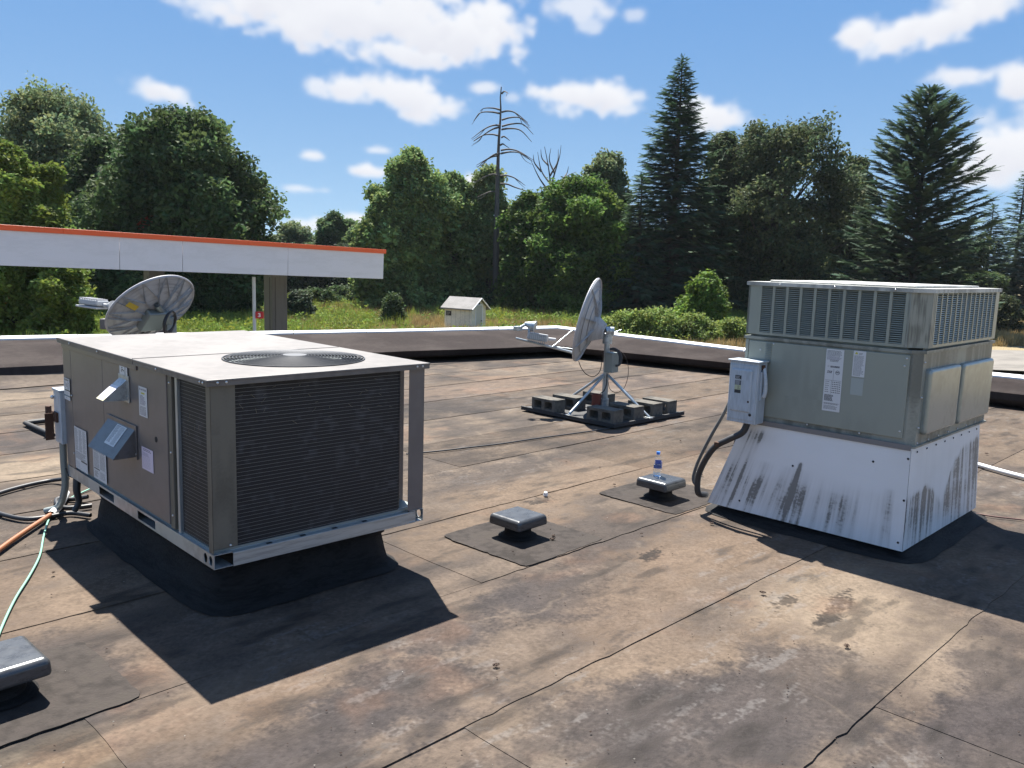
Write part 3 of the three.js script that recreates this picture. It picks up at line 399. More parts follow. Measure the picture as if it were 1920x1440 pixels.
// ───────────────────────── grey rooftop unit on white skirt ─────────────────────────
{
  const L = 1.25, W = 1.546;
  const u2 = thing('rooftop_unit', 'grey-green air conditioner with louvred top standing on flared white skirt', 'air conditioner', [5.612, 0, -1.879], 0.004);
  const cham = (x0, x1, b0, b1, r, y0, y1) => { const s = new THREE.Shape(); s.moveTo(x0, b0 + r); s.lineTo(x0, b1); s.lineTo(x1, b1); s.lineTo(x1, b0); s.lineTo(x0 + r, b0); s.closePath(); return metreUV(new THREE.ExtrudeGeometry(s, { depth: y1 - y0, bevelEnabled: false }).rotateX(-Math.PI / 2).translate(0, y0, 0)); };
  part('lower_cabinet', cham(0.008, W - 0.008, 0.008, L - 0.008, 0.05, 0.775, 1.385), M.greyPaint2, u2);
  part('waist_band', [cham(-0.006, W + 0.004, -0.006, L + 0.006, 0.07, 1.385, 1.405)], M.greyPaint2, u2); part('waist_neck', [bx(0.03, 0.034, 1.405, 1.44, -L + 0.03, -0.1), bx(0.1, W - 0.03, 1.405, 1.44, -0.034, -0.03), bx(W - 0.034, W - 0.03, 1.405, 1.44, -L + 0.03, -0.034), bx(0.034, W - 0.034, 1.405, 1.44, -L + 0.026, -L + 0.03)], M.greyPaint2, u2);
  part('lid', [cham(-0.012, W + 0.012, -0.012, L + 0.012, 0.1, 1.775, 1.802), rb(0.12, W - 0.1, 1.802, 1.816, -L + 0.1, -0.12, 0.006)].map((g) => metreUV(g)), std([1, 1, 1], 0.5, 0, { map: dirtMap([0.5, 0.5, 0.46], 0.5, 180) }), u2, 'lid with grimy edge and raised centre');
  // corner posts of the louvred storey
  part('corner_post', quadGeo([[V(0.0, 1.42, -0.125), V(0.0, 1.42, -0.1), V(0.0, 1.776, -0.1), V(0.0, 1.776, -0.125)], [V(0.0, 1.42, -0.1), V(0.1, 1.42, 0), V(0.1, 1.776, 0), V(0.0, 1.776, -0.1)], [V(0.1, 1.42, 0), V(0.165, 1.42, 0), V(0.165, 1.776, 0), V(0.1, 1.776, 0)]]), M.greyPaint2, u2, 'chamfered corner post streaked with grime');
  part('corner_post', [rb(0, 0.02, 1.42, 1.776, -L, -1.152, 0.003), rb(0, 0.1, 1.42, 1.776, -L, -L + 0.02, 0.003)].map((g) => metreUV(g)), M.greyPaint, u2);
  part('corner_post', [rb(1.462, W, 1.42, 1.776, -0.02, 0, 0.003), rb(W - 0.02, W, 1.42, 1.776, -0.1, -0.02, 0.003)].map((g) => metreUV(g)), M.greyPaint, u2);
  part('rear_louvre', [metreUV(rb(W - 0.02, W, 1.42, 1.776, -L + 0.02, -0.1, 0.003)), metreUV(rb(0.1, W - 0.02, 1.42, 1.776, -L, -L + 0.02, 0.003))], M.greyPaint, u2);
  // louvred face: ten columns of pressed slats, each slat a piece
  const y0 = 1.438, y1 = 1.772;
  {
    const fr = [bx(-0.001, 0.01, 1.42, y0, -1.152, -0.125), bx(-0.001, 0.01, y1, 1.776, -1.152, -0.125)], n = 10, w = (1.152 - 0.125) / n;
    for (let i = 0; i <= n; i++) fr.push(bx(-0.0015, 0.009, y0, y1, -0.125 - i * w - 0.0095, -0.125 - i * w + 0.0095));
    const f = part('louvre_panel', fr.map((g) => metreUV(g)), M.greyPaint, u2, 'pressed louvre panel of ten columns'), rows = 24, h = (y1 - y0) / rows;
    const gs = [0, 1, 2].map((k) => { const g = new RoundedBoxGeometry(0.0022, 0.0085, w - 0.019, 1, 0.001); g.rotateZ(-0.72 - k * 0.05); return g; });
    for (let i = 0; i < n; i++) for (let j = 0; j < rows; j++) part('slat', gs[(i * 7 + j * 5 + (i * j) % 3) % 3], M.greyPaint, f).position.set(0.003, y0 + (j + 0.5) * h, -0.125 - (i + 0.5) * w);
  }
  {
    const n = 13, w = (1.462 - 0.165) / n, fr = [bx(0.165, 1.462, 1.42, y0, -0.01, 0.001), bx(0.165, 1.462, y1, 1.776, -0.01, 0.001)]; for (let i = 0; i <= n; i++) fr.push(bx(0.165 + i * w - 0.009, 0.165 + i * w + 0.009, y0, y1, -0.009, 0.0015));
    const f = part('louvre_panel', fr.map((g) => metreUV(g)), M.greyPaint, u2, 'pressed louvre panel of small slots'), rows = 24, h = (y1 - y0) / rows, sl = [];
    for (let i = 0; i < n; i++) for (let j = 0; j < rows; j++) sl.push(new THREE.BoxGeometry(w - 0.024, 0.0075, 0.002).rotateX(-0.6).translate(0.165 + (i + 0.5) * w, y0 + (j + 0.5) * h, -0.003));
    part('slats', sl, M.greyPaint, f, null, 'stuff');
  }
  // service panel, corner strip, side doors
  part('service_panel', metreUV(rb(-0.004, 0.012, 0.825, 1.372, -1.215, -0.072, 0.003)), M.greyPaint, u2);
  part('corner_strip', metreUV(rb(-0.003, 0.012, 0.785, 1.38, -1.244, -1.22, 0.003)), M.greyPaint, u2);
  const door = (x0, x1, ya, yb) => { const s = new THREE.Shape(), r = 0.035, w = x1 - x0, h = yb - ya; s.moveTo(r, 0); s.lineTo(w - r, 0); s.quadraticCurveTo(w, 0, w, r); s.lineTo(w, h - r); s.quadraticCurveTo(w, h, w - r, h); s.lineTo(r, h); s.quadraticCurveTo(0, h, 0, h - r); s.lineTo(0, r); s.quadraticCurveTo(0, 0, r, 0); return metreUV(new THREE.ExtrudeGeometry(s, { depth: 0.022, bevelEnabled: true, bevelSize: 0.022, bevelThickness: 0.02, bevelSegments: 5, bevelOffset: -0.022 }).translate(x0, ya, -0.012)); };
  part('duct_cover', door(0.125, 0.73, 0.845, 1.28), std([1, 1, 1], 0.25, 0.25, { map: dirtMap([0.3, 0.33, 0.31], 0.15, 190) }), u2, 'embossed square duct cover'); part('duct_cover', door(0.79, 1.5, 0.84, 1.275), std([1, 1, 1], 0.25, 0.25, { map: dirtMap([0.3, 0.33, 0.31], 0.15, 195) }), u2);
  part('bottom_flange', [cham(-0.008, W + 0.004, -0.006, L + 0.006, 0.03, 0.768, 0.78)], M.greyPaint2, u2);
  part('base_rail', [bx(-0.012, 0, 0.755, 0.79, -1.22, -0.01)], std([0.2, 0.19, 0.185], 0.6, 0.2), u2);
  const vents = []; for (let k = 0; k < 12; k++) vents.push(new THREE.BoxGeometry(0.012, 0.005, 0.045).translate(-0.006, 1.36 - k * 0.0125, -1.055)); part('vent_slots', vents, M.galvDull, u2, null, 'stuff');
  const lab = (b0, b1, ya, yb, m, sk = 0) => part('sticker', quadGeo([[V(-0.0055, ya, -b0 - sk), V(-0.0055, ya, -b1 - sk), V(-0.0055, yb, -b1), V(-0.0055, yb, -b0)]]), m, u2);
  lab(0.624, 0.5, 0.935, 1.365, stk.big2, -0.002); lab(0.436, 0.352, 1.195, 1.37, stk.small2);
  part('label_ghost', quadGeo([[V(-0.0052, 1.07, -0.437), V(-0.0052, 1.07, -0.353), V(-0.0052, 1.185, -0.353), V(-0.0052, 1.185, -0.437)]]), std([0.33, 0.36, 0.34], 0.6), u2, 'faint rectangle where a sticker came off');
  const sc = []; for (const [b, y] of [[0.1, 1.3], [0.09, 0.87], [0.35, 0.815], [0.72, 0.815], [1.02, 1.36], [1.12, 1.31], [0.09, 1.35]]) sc.push(new THREE.SphereGeometry(0.007, 8, 5).scale(0.6, 1, 1).translate(-0.005, y, -b)); for (let k = 0; k < 8; k++) sc.push(new THREE.SphereGeometry(0.006, 8, 5).translate(0.06 + k * 0.2, 0.8, 0.004)); for (const b of [0.2, 0.6, 1.0]) sc.push(new THREE.SphereGeometry(0.007, 8, 5).translate(-0.013, 1.788, -b)); for (const y of [0.9, 1.1, 1.33]) sc.push(new THREE.SphereGeometry(0.007, 8, 5).translate(0.06, y, 0.002));
  part('screws', sc, M.screw, u2, null, 'stuff');
  // white curb skirt, flared at the far end, streaked with mildew
  const streak = (seedN, dens) => dtex(512, 512, (s, t) => {     // s along, t up
    const cn = fbm(s * 42, t * 0.9, 4, seedN), c2 = fbm(s * 130, t * 2.2, 3, seedN + 7), gn = fbm(s * 70, t * 70, 3, seedN + 13), bl = fbm(s * 4, t * 4, 3, seedN + 17);
    const d = dens(s, t) * (0.35 + 1.1 * sst(0.3, 0.72, cn)) * (0.4 + 1.2 * c2) * (0.6 + 0.8 * bl), a = clamp(d * 0.42 + 0.5 * sst(0.5, 1.4, d * (0.3 + 1.4 * gn)) * d); return mixc(mixc([0.74, 0.76, 0.785], [0.62, 0.62, 0.6], 0.5 * bl), [0.075, 0.078, 0.072], Math.min(a, 0.82));
  }, true, THREE.ClampToEdgeWrapping);
  const drip = (s, t, s0, w, tTop, len) => Math.exp(-(((s - s0) / w) ** 2)) * sst(tTop, tTop - 0.05, t) * sst(tTop - len, tTop - len + 0.2, t);
  const front = streak(601, (s, t) => 0.75 * sst(0.62, 0.3, t) * (0.45 + 0.55 * sst(1, 0.2, s)) + 1.7 * drip(s, t, 0.43, 0.011, 0.68, 0.5) + 0.45 * drip(s, t, 0.4, 0.04, 0.62, 0.6) + 0.55 * drip(s, t, 0.1, 0.05, 0.95, 0.95) + 0.7 * Math.exp(-(((s - 0.14) / 0.06) ** 2 + ((t - 0.85) / 0.06) ** 2)) + 0.3 * drip(s, t, 0.22, 0.05, 0.62, 0.6) + 0.3 * drip(s, t, 0.66, 0.07, 0.45, 0.45) + 0.3 * drip(s, t, 0.92, 0.02, 0.6, 0.6));
  const side = streak(651, (s, t) => { const top = 0.56 + 0.3 * sst(0.4, 0.85, s) - 0.2 * Math.exp(-(((s - 0.45) / 0.1) ** 2)) + 0.12 * (fbm(s * 24, 0.5, 3, 661) - 0.5); return 0.06 + 1.15 * sst(top + 0.02, top - 0.07, t) * (0.45 + 0.55 * sst(0.0, 0.5, t)) * (1 - 0.55 * Math.exp(-(((s - 0.42) / 0.09) ** 2))); });
  const bent = (c, map) => { const q = quadGeo([c]); return q; };
  const yT = 0.768, yB = 0.075;
  const seg = (a, b, c, d, n = 8) => { const pos = [], uv = [], idx = []; for (let j = 0; j <= n; j++) for (let i = 0; i <= n; i++) { const s = i / n, t = j / n, p = a.clone().lerp(b, s).lerp(d.clone().lerp(c, s), t); pos.push(p.x, p.y, p.z); uv.push(s, t); if (i < n && j < n) { const k = j * (n + 1) + i; idx.push(k, k + 1, k + n + 1, k + 1, k + n + 2, k + n + 1); } } const g = new THREE.BufferGeometry(); g.setAttribute('position', new THREE.Float32BufferAttribute(pos, 3)); g.setAttribute('uv', new THREE.Float32BufferAttribute(uv, 2)); g.setIndex(idx); g.computeVertexNormals(); return g; };
  const skirtM = (map) => std([1, 1, 1], 0.42, 0.05, { map });
  const fp = part('skirt_panel', seg(V(-0.004, yB, -1.475), V(-0.004, yB, 0), V(-0.004, yT, -0.008), V(-0.004, yT, -1.205)), skirtM(front), u2, 'white skirt panel with grey drips along its lower half');
  part('skirt_panel', seg(V(-0.004, yB, 0.002), V(1.555, yB, 0.002), V(1.44, yT, -0.006), V(-0.004, yT, -0.006)), skirtM(side), u2, 'white skirt panel heavily streaked with black mildew');
  part('skirt_panel', [seg(V(1.555, yB, 0.002), V(1.555, yB, -1.475), V(1.44, yT, -1.205), V(1.44, yT, -0.006))], skirtM(front), u2); part('skirt_panel', [seg(V(1.555, yB, -1.475), V(-0.004, yB, -1.475), V(-0.004, yT, -1.205), V(1.44, yT, -1.205))], skirtM(side), u2);
  part('skirt_top', bx(0, 1.435, 0.762, 0.766, -1.2, -0.01), M.white, u2);
  const rv = []; for (const [b, y] of [[0.03, 0.13], [0.02, 0.42], [0.02, 0.7], [1.2, 0.15], [0.24, 0.64], [0.8, 0.5]]) rv.push(new THREE.SphereGeometry(0.008, 8, 5).scale(0.5, 1, 1).translate(-0.006, y, -b)); for (let k = 0; k < 8; k++) rv.push(new THREE.SphereGeometry(0.007, 8, 5).scale(1, 1, 0.5).translate(0.1 + k * 0.18, 0.735, -0.002)); part('rivets', rv, M.dark, u2, null, 'stuff');
  // safety switch on the front-left corner
  const sw = part('safety_switch', [rb(-0.15, -0.02, 0.775, 1.225, -1.275, -1.045, 0.006)], M.discPaint, u2, 'pale blue-grey safety switch box');
  part('switch_hood', [rb(-0.165, -0.018, 1.225, 1.236, -1.285, -1.035, 0.003)], M.discPaint, sw);
  part('switch_cover', [rb(-0.168, -0.148, 0.86, 1.17, -1.25, -1.085, 0.012, 4), rb(-0.156, -0.148, 0.8, 1.2, -1.268, -1.052, 0.003)], M.discPaint, sw);
  part('sticker', quadGeo([[V(-0.1695, 0.995, -1.215), V(-0.1695, 0.995, -1.165), V(-0.1695, 1.125, -1.165), V(-0.1695, 1.125, -1.215)]]), stk.disc, sw);
  part('switch_handle', [limb([V(-0.1, 1.19, -1.03), V(-0.105, 1.13, -1.012), V(-0.1, 1.02, -1.008), V(-0.095, 0.98, -1.02)], 0.012, 0.017, 8), bx(-0.12, -0.06, 0.95, 1.16, -1.043, -1.03)], M.discPaint, sw); part('handle_grip', limb([V(-0.1, 1.175, -1.03), V(-0.1, 1.21, -1.036)], 0.014, 0.014, 8), M.rust, sw, 'rusty handle grip');
  part('latch', [new THREE.SphereGeometry(0.011, 10, 8).translate(-0.157, 0.845, -1.085)], M.dark, sw); part('latch', new THREE.SphereGeometry(0.008, 10, 8).translate(-0.168, 0.94, -1.1), M.rust, sw);
  part('flexible_conduit', tube([V(-0.09, 0.78, -1.13), V(-0.1, 0.7, -1.16), V(-0.12, 0.63, -1.26), V(-0.13, 0.56, -1.36), V(-0.13, 0.42, -1.45), V(-0.12, 0.28, -1.5), V(-0.1, 0.16, -1.5), V(0.0, 0.13, -1.49)], 0.024, 60, 10), M.blackHose, sw, 'dark flexible conduit curving down the skirt');
  part('conduit', tube([V(0.05, 1.15, -1.29), V(0.0, 0.85, -1.36), V(-0.05, 0.6, -1.46), V(-0.06, 0.35, -1.56), V(-0.07, 0.24, -1.57), V(-0.08, 0.2, -1.52)], 0.014, 40, 8), std([0.09, 0.088, 0.085], 0.7), u2, 'thin grey conduit behind the switch box'); part('conduit_clamp', [rb(-0.16, -0.11, 0.565, 0.6, -1.36, -1.32, 0.006)], M.rust, u2);
}

// ───────────────────────── mushroom roof vents and the water bottle ─────────────────────────
function vent(cx, cz, s, label, turn) {
  const t = thing('roof_vent', label, 'roof vent', [cx, 0.02, cz], turn, 'square capped roof vents');
  const cap = new RoundedBoxGeometry(0.37 * s, 0.1 * s, 0.37 * s, 5, 0.03 * s), p = cap.attributes.position; for (let i = 0; i < p.count; i++) if (p.getY(i) < -0.02 * s) p.setY(i, Math.max(p.getY(i), -0.036 * s)); for (let i = 0; i < p.count; i++) { const k = 1 - 0.35 * clamp(p.getY(i) / (0.05 * s)) * 0.12; p.setX(i, p.getX(i) * k); p.setZ(i, p.getZ(i) * k); } cap.computeVertexNormals();
  part('cap', metreUVkeep(cap).translate(0, 0.14 * s, 0), std([1, 1, 1], 0.38, 0.35, { map: dirtMap([0.075, 0.078, 0.082], 0.3, 200 + Math.round(cx * 3)), roughnessMap: scuff }), t);
  part('collar', [new THREE.CylinderGeometry(0.11 * s, 0.12 * s, 0.12 * s, 24).translate(0, 0.06 * s, 0), new THREE.CylinderGeometry(0.115 * s, 0.17 * s, 0.02 * s, 24).translate(0, 0.008, 0)], M.flash, t); return t;
}
function metreUVkeep(g) { const n = g.attributes.normal.clone(); g.setAttribute('normal', n); return g; }
const vp = (u, v) => onLevel(u, v, 0.16);
{
  const a = vp(972, 966), b = vp(1240, 899), c = vp(0, 1238);
  vent(a.x, a.z, 0.8, 'square capped metal roof vent on a dark patch, nothing on it', 0.02);
  vent(b.x, b.z, 0.82, 'square capped metal roof vent carrying a water bottle', 0);
  vent(c.x - 0.02, c.z + 0.02, 0.9, 'shiny square capped roof vent beside the green hose', 0.04);
  const w = onLevel(1232, 893, 0.176), bt = thing('water_bottle', 'clear square plastic water bottle with blue cap and label', 'bottle', [w.x, 0.1763, w.z], 0.5);
  const glass = new THREE.MeshPhysicalMaterial({ color: lin(0.95, 0.97, 1), roughness: 0.08, transmission: 1, thickness: 0, ior: 1.4, side: THREE.DoubleSide });
  const sq = (rings) => { const n = 32, pos = [], idx = []; rings.forEach(([r, e, y]) => { for (let i = 0; i <= n; i++) { const a = (i % n) / n * 2 * Math.PI, c = Math.cos(a), s = Math.sin(a), f = Math.pow(Math.abs(c) ** e + Math.abs(s) ** e, -1 / e); pos.push(c * f * r, y, s * f * r); } }); for (let k = 0; k + 1 < rings.length; k++) for (let i = 0; i < n; i++) { const q = k * (n + 1) + i; idx.push(q, q + n + 1, q + 1, q + 1, q + n + 1, q + n + 2); } const g = new THREE.BufferGeometry(); g.setAttribute('position', new THREE.Float32BufferAttribute(pos, 3)); g.setIndex(idx); g.computeVertexNormals(); return g; };
  part('body', sq([[0.001, 2, 0.001], [0.029, 6, 0.001], [0.032, 8, 0.008], [0.032, 8, 0.14], [0.026, 4, 0.16], [0.014, 2, 0.178], [0.013, 2, 0.186]]), glass, bt);
  part('water', sq([[0.001, 2, 0.003], [0.028, 6, 0.003], [0.0305, 8, 0.01], [0.0305, 8, 0.098], [0.001, 2, 0.098]]), new THREE.MeshPhysicalMaterial({ color: lin(0.93, 0.96, 1), roughness: 0.02, transmission: 1, thickness: 0.05, ior: 1.33, side: THREE.DoubleSide }), bt);
  part('bottle_cap', new THREE.CylinderGeometry(0.0155, 0.0155, 0.022, 20).translate(0, 0.196, 0), std([0.02, 0.16, 0.6], 0.4), bt);
  part('bottle_label', [bx(0.0326, 0.0332, 0.058, 0.13, -0.026, 0.026), bx(-0.026, 0.026, 0.062, 0.125, 0.0326, 0.0332)], std([0.02, 0.08, 0.36], 0.4), bt, 'deep blue bottle label');
}

// ───────────────────────── satellite dishes ─────────────────────────
const F = V(0.711, 0, -0.703), RT = V(0.703, 0, 0.711);
function reflector(parent, centre, normal, R, tilt, depth, ribs, mat, cross) {   // returns group axes
  const q = new THREE.Quaternion(), zx = normal.clone().normalize(), xx = V(0, 1, 0).cross(zx).normalize(), yx = zx.clone().cross(xx); q.setFromRotationMatrix(new THREE.Matrix4().makeBasis(xx, yx, zx));
  const pts = []; for (let i = 0; i <= 14; i++) { const r = R * i / 14; pts.push(new THREE.Vector2(Math.max(r, 0.0005), depth * (i / 14) ** 2 - depth)); }
  const bowl = new THREE.LatheGeometry(pts, 72).rotateX(Math.PI / 2);   // axis y -> z
  const put = (g) => g.applyQuaternion(q).translate(centre.x, centre.y, centre.z);
  const ref = part('reflector', [put(bowl.clone()), put(bowl.clone().translate(0, 0, 0.008))], mat, parent);
  part('rim', [put(new THREE.TorusGeometry(R, 0.013, 6, 80)), put(new THREE.CylinderGeometry(R + 0.004, R + 0.004, 0.03, 80, 1, true).rotateX(Math.PI / 2).translate(0, 0, -0.004))], M.dishRim, ref);
  const zAt = (r) => depth * (r / R) ** 2 - depth;
  const fin = (a0, r0, a1, r1, h) => { const p = (a, r, o) => V(Math.cos(a) * r, Math.sin(a) * r, zAt(r) - o); const n = 6, list = []; for (let i = 0; i < n; i++) { const f = (t) => { const x = Math.cos(a0) * r0 * (1 - t) + Math.cos(a1) * r1 * t, y = Math.sin(a0) * r0 * (1 - t) + Math.sin(a1) * r1 * t; return [Math.atan2(y, x), Math.hypot(x, y)]; }; const [A, ra] = f(i / n), [B, rb_] = f((i + 1) / n); const hh = (r) => h * (1.05 - 0.75 * r / R); list.push([p(A, ra, 0), p(B, rb_, 0), p(B, rb_, hh(rb_)), p(A, ra, hh(ra))]); } return put(quadGeo(list)); };
  for (let i = 0; i < ribs; i++) { const a = i / ribs * 2 * Math.PI + 0.13; part('rib', fin(a, 0.18 * R, a + (cross ? 0.12 : 0), 0.985 * R, 0.05), mat, ref); }
  if (cross) for (let i = 0; i < ribs; i++) { const a = i / ribs * 2 * Math.PI + 0.13, s = Math.PI / ribs; part('rib', join([fin(a + 0.05, 0.55 * R, a + s, 0.985 * R, 0.045), fin(a + 0.05, 0.55 * R, a - s * 0.9, 0.985 * R, 0.045)]), mat, ref); }
  else part('ring_rib', [0.5, 0.78].map((k) => put(new THREE.TorusGeometry(R * k, 0.008, 5, 60).translate(0, 0, zAt(R * k) - 0.006))), mat, ref);
  return { ref, put, q, xx, yx, zx };
}
// the dish on a ballasted stand
{
  const px = 8.28, pz = -6.53, d2 = thing('satellite_dish', 'white satellite dish on a pole stand weighted with concrete blocks', 'satellite dish', [px, 0, pz]);
  const Wd = (u, v, D) => atDepth(u, v, D).sub(V(px, 0, pz)); const D = 10.5;
  const c = Wd(1101, 600, D - 0.03), nrm = RT.clone().multiplyScalar(-0.93).addScaledVector(F, 0.27).add(V(0, 0.22, 0));
  const r = reflector(d2, c, nrm, 0.53, 0, 0.1, 8, M.dish, false);
  part('mount_box', new THREE.CylinderGeometry(0.085, 0.16, 0.16, 4, 1).rotateY(Math.PI / 4).scale(1, 1, 1.5).rotateX(-Math.PI / 2).translate(0, -0.08, -0.17).applyQuaternion(r.q).translate(c.x, c.y, c.z), M.dish, d2, 'boxy mount on the back of the reflector');
  const top = V(0, 0.97, 0);
  const hb = c.clone().addScaledVector(r.zx, -0.24).addScaledVector(r.yx, -0.08);
  part('az_el_head', [bar(top.clone().setY(0.9), V(0, 1.02, 0), 0.062, 0.062, 16), limb([V(0, 1.02, 0), V(0, 1.06, 0).lerp(hb, 0.3), hb], 0.06, 0.05, 8), bar(V(0, 1.06, 0).addScaledVector(RT, -0.02), V(0, 1.06, 0).addScaledVector(RT, 0.075), 0.055, 0.055, 14), bx(-0.05, 0.05, 0.99, 1.0, -0.05, 0.05), bar(V(0, 1.03, 0).addScaledVector(RT, 0.02), V(0, 1.08, 0).addScaledVector(RT, 0.17), 0.007)], M.galv, d2);
  part('pole', [bar(V(0, 0.05, 0), V(0, 0.92, 0), 0.038, 0.036, 16), bar(V(0, 0.05, 0), V(0, 0.2, 0), 0.052, 0.052, 16)], M.galv, d2);
  for (const [x, z] of [[-0.69, 0.0], [0.0, 0.7], [0.68, 0.02], [0.02, -0.69]]) { const s = part('strut', [bar(V(x, 0.065, z), V(x * 0.06, 0.5, z * 0.06), 0.017, 0.017, 8)], M.galv, d2); part('foot', rb(x - 0.035, x + 0.035, 0.05, 0.07, z - 0.035, z + 0.035, 0.004), M.galv, s); }
  part('ballast_tray', [rb(-0.73, 0.72, 0.02, 0.05, -0.77, 0.73, 0.006), rb(-0.73, 0.72, 0.05, 0.068, 0.7, 0.73, 0.004), rb(-0.73, -0.7, 0.05, 0.068, -0.77, 0.7, 0.004)], M.rubber, d2, 'black ballast tray');
  const jb = part('junction_box', [rb(-0.075, 0.075, 0.55, 0.79, -0.055, 0.06, 0.005), rb(-0.08, 0.08, 0.79, 0.797, -0.06, 0.065, 0.003)].map((g) => g.rotateY(0.1).translate(-0.012, 0, 0.088)), M.galvDull, d2, 'grey-green junction box on the pole');
  // feed arm and its receiver
  const arm0 = Wd(1078, 662, D), armE = Wd(967, 634, D + 0.05); part('feed_arm', [bar(arm0, armE, 0.017, 0.014, 8), bar(Wd(1036, 650, D), Wd(1078, 615, D + 0.25), 0.008, 0.008, 6), bar(Wd(1036, 650, D), Wd(1080, 655, D - 0.2), 0.008, 0.008, 6)], M.galv, d2);
  const lb0 = Wd(990, 630, D), lb1 = Wd(1026, 636, D), ax = lb1.clone().sub(lb0).normalize(), bxg = new RoundedBoxGeometry(0.26, 0.09, 0.11, 2, 0.01).applyQuaternion(new THREE.Quaternion().setFromUnitVectors(V(1, 0, 0), ax)).translate(...lb0.clone().lerp(lb1, 0.5).add(V(0, 0.01, 0)).toArray());
  const finz = []; for (let k = 0; k < 9; k++) finz.push(new THREE.BoxGeometry(0.006, 0.115, 0.12).applyQuaternion(new THREE.Quaternion().setFromUnitVectors(V(1, 0, 0), ax)).translate(...lb0.clone().lerp(lb1, 0.08 + k * 0.1).add(V(0, -0.008, 0)).toArray()));
  const tx = part('transmitter', [bxg], M.dish, d2); part('cooling_fins', finz, M.galvDull, tx, null, 'stuff');
  const fh = Wd(998, 611, D); part('feed_horn', [bar(fh.clone().addScaledVector(r.zx, -0.04), fh.clone().addScaledVector(r.zx, 0.1), 0.075, 0.022, 20), bar(fh.clone().addScaledVector(r.zx, 0.08), Wd(972, 616, D), 0.02, 0.02, 8), bar(fh.clone().addScaledVector(r.zx, 0.04), Wd(992, 630, D), 0.018, 0.018, 8), new RoundedBoxGeometry(0.1, 0.06, 0.08, 2, 0.01).translate(...Wd(971, 616, D).toArray())], M.galv, d2); 
  part('connector', bar(Wd(1028, 636, D), Wd(1042, 637, D), 0.025, 0.02, 10), M.dishRim, d2);
  // cables hanging from it
  const cb = std([0.05, 0.03, 0.02], 0.6); const P2 = (...l) => l.map(([u, v, o = 0]) => Wd(u, v, D - 0.08 + o));
  part('cable', tube(P2([1085, 677], [1090, 690], [1100, 702], [1113, 706], [1124, 697], [1129, 675], [1131, 662]), 0.005, 40, 5), cb, d2); part('cable', tube(P2([1143, 655], [1158, 655], [1172, 668], [1178, 690], [1176, 712], [1168, 730], [1155, 736], [1144, 730], [1140, 715]), 0.004, 50, 5), cb, d2);
  for (let k = 0; k < 3; k++) part('cable_coil', tube(P2([1143, 654 + k], [1152, 653 + k * 2], [1162 - k * 2, 660], [1166 - k * 2, 672], [1162 - k, 684], [1154, 687 - k]), 0.009, 24, 6), M.blackHose, d2);
  part('cable', tube(P2([1138, 700], [1137, 720], [1133, 732], [1126, 738]), 0.008, 20, 5), M.blackHose, d2);
  // concrete blocks: two cores through, laid on the tray, each its own thing
  const shape = new THREE.Shape([[-0.195, 0], [0.195, 0], [0.195, 0.155], [-0.195, 0.155]].map(([x, y]) => new THREE.Vector2(x, y)));
  for (const x of [-0.09, 0.09]) { const h = new THREE.Path(); const w = 0.066, y0 = 0.03, y1 = 0.127; h.moveTo(x - w, y0 + 0.015); h.lineTo(x - w + 0.015, y0); h.lineTo(x + w - 0.015, y0); h.lineTo(x + w, y0 + 0.015); h.lineTo(x + w, y1 - 0.015); h.lineTo(x + w - 0.015, y1); h.lineTo(x - w + 0.015, y1); h.lineTo(x - w, y1 - 0.015); shape.holes.push(h); }
  const blockG = metreUV(new THREE.ExtrudeGeometry(shape, { depth: 0.19, bevelEnabled: true, bevelSize: 0.003, bevelThickness: 0.003, bevelSegments: 1 }).rotateY(Math.PI / 2).translate(-0.095, 0.003, 0));
  const blocks = [[7.69, -6.05, 0.03, 'concrete block at the tray corner, next to the feed side strut'], [8.1, -6.05, -0.02, 'concrete block second along the tray edge, between corner block and strut foot'], [8.49, -6.05, 0.0, 'concrete block just past the strut foot with rusty top stain'], [8.81, -6.06, 0.02, 'concrete block ending the row opposite the corner block'], [7.66, -6.93, -0.03, 'concrete block under the feed arm at the tray end'], [8.03, -6.91, 0.02, 'concrete block inside the rear row beside the pole bucket'], [8.57, -6.86, 0, 'concrete block behind the pole foot']];
  for (const [x, z, a, l] of blocks) { const b = part('concrete_block', blockG, M.concrete, scene); b.position.set(x, 0.0505, z); b.rotation.y = a; tag(b, l, 'concrete block', 'concrete blocks weighing down the dish stand'); }
  const bk = onLevel(1116, 765, 0.05); const bu = thing('bucket', 'small rusty red bucket standing beside the dish pole', 'bucket', [8.2, 0.0505, -6.6]);
  part('bucket_wall', new THREE.CylinderGeometry(0.062, 0.052, 0.2, 24, 1, true).translate(0, 0.1, 0), std([0.2, 0.05, 0.03], 0.7), bu); part('rim', new THREE.TorusGeometry(0.062, 0.005, 6, 32).rotateX(Math.PI / 2).translate(0, 0.2, 0), std([0.22, 0.06, 0.035], 0.6), bu); part('bucket_floor', new THREE.CylinderGeometry(0.052, 0.052, 0.006, 24).translate(0, 0.003, 0), std([0.15, 0.04, 0.03], 0.8), bu);
}
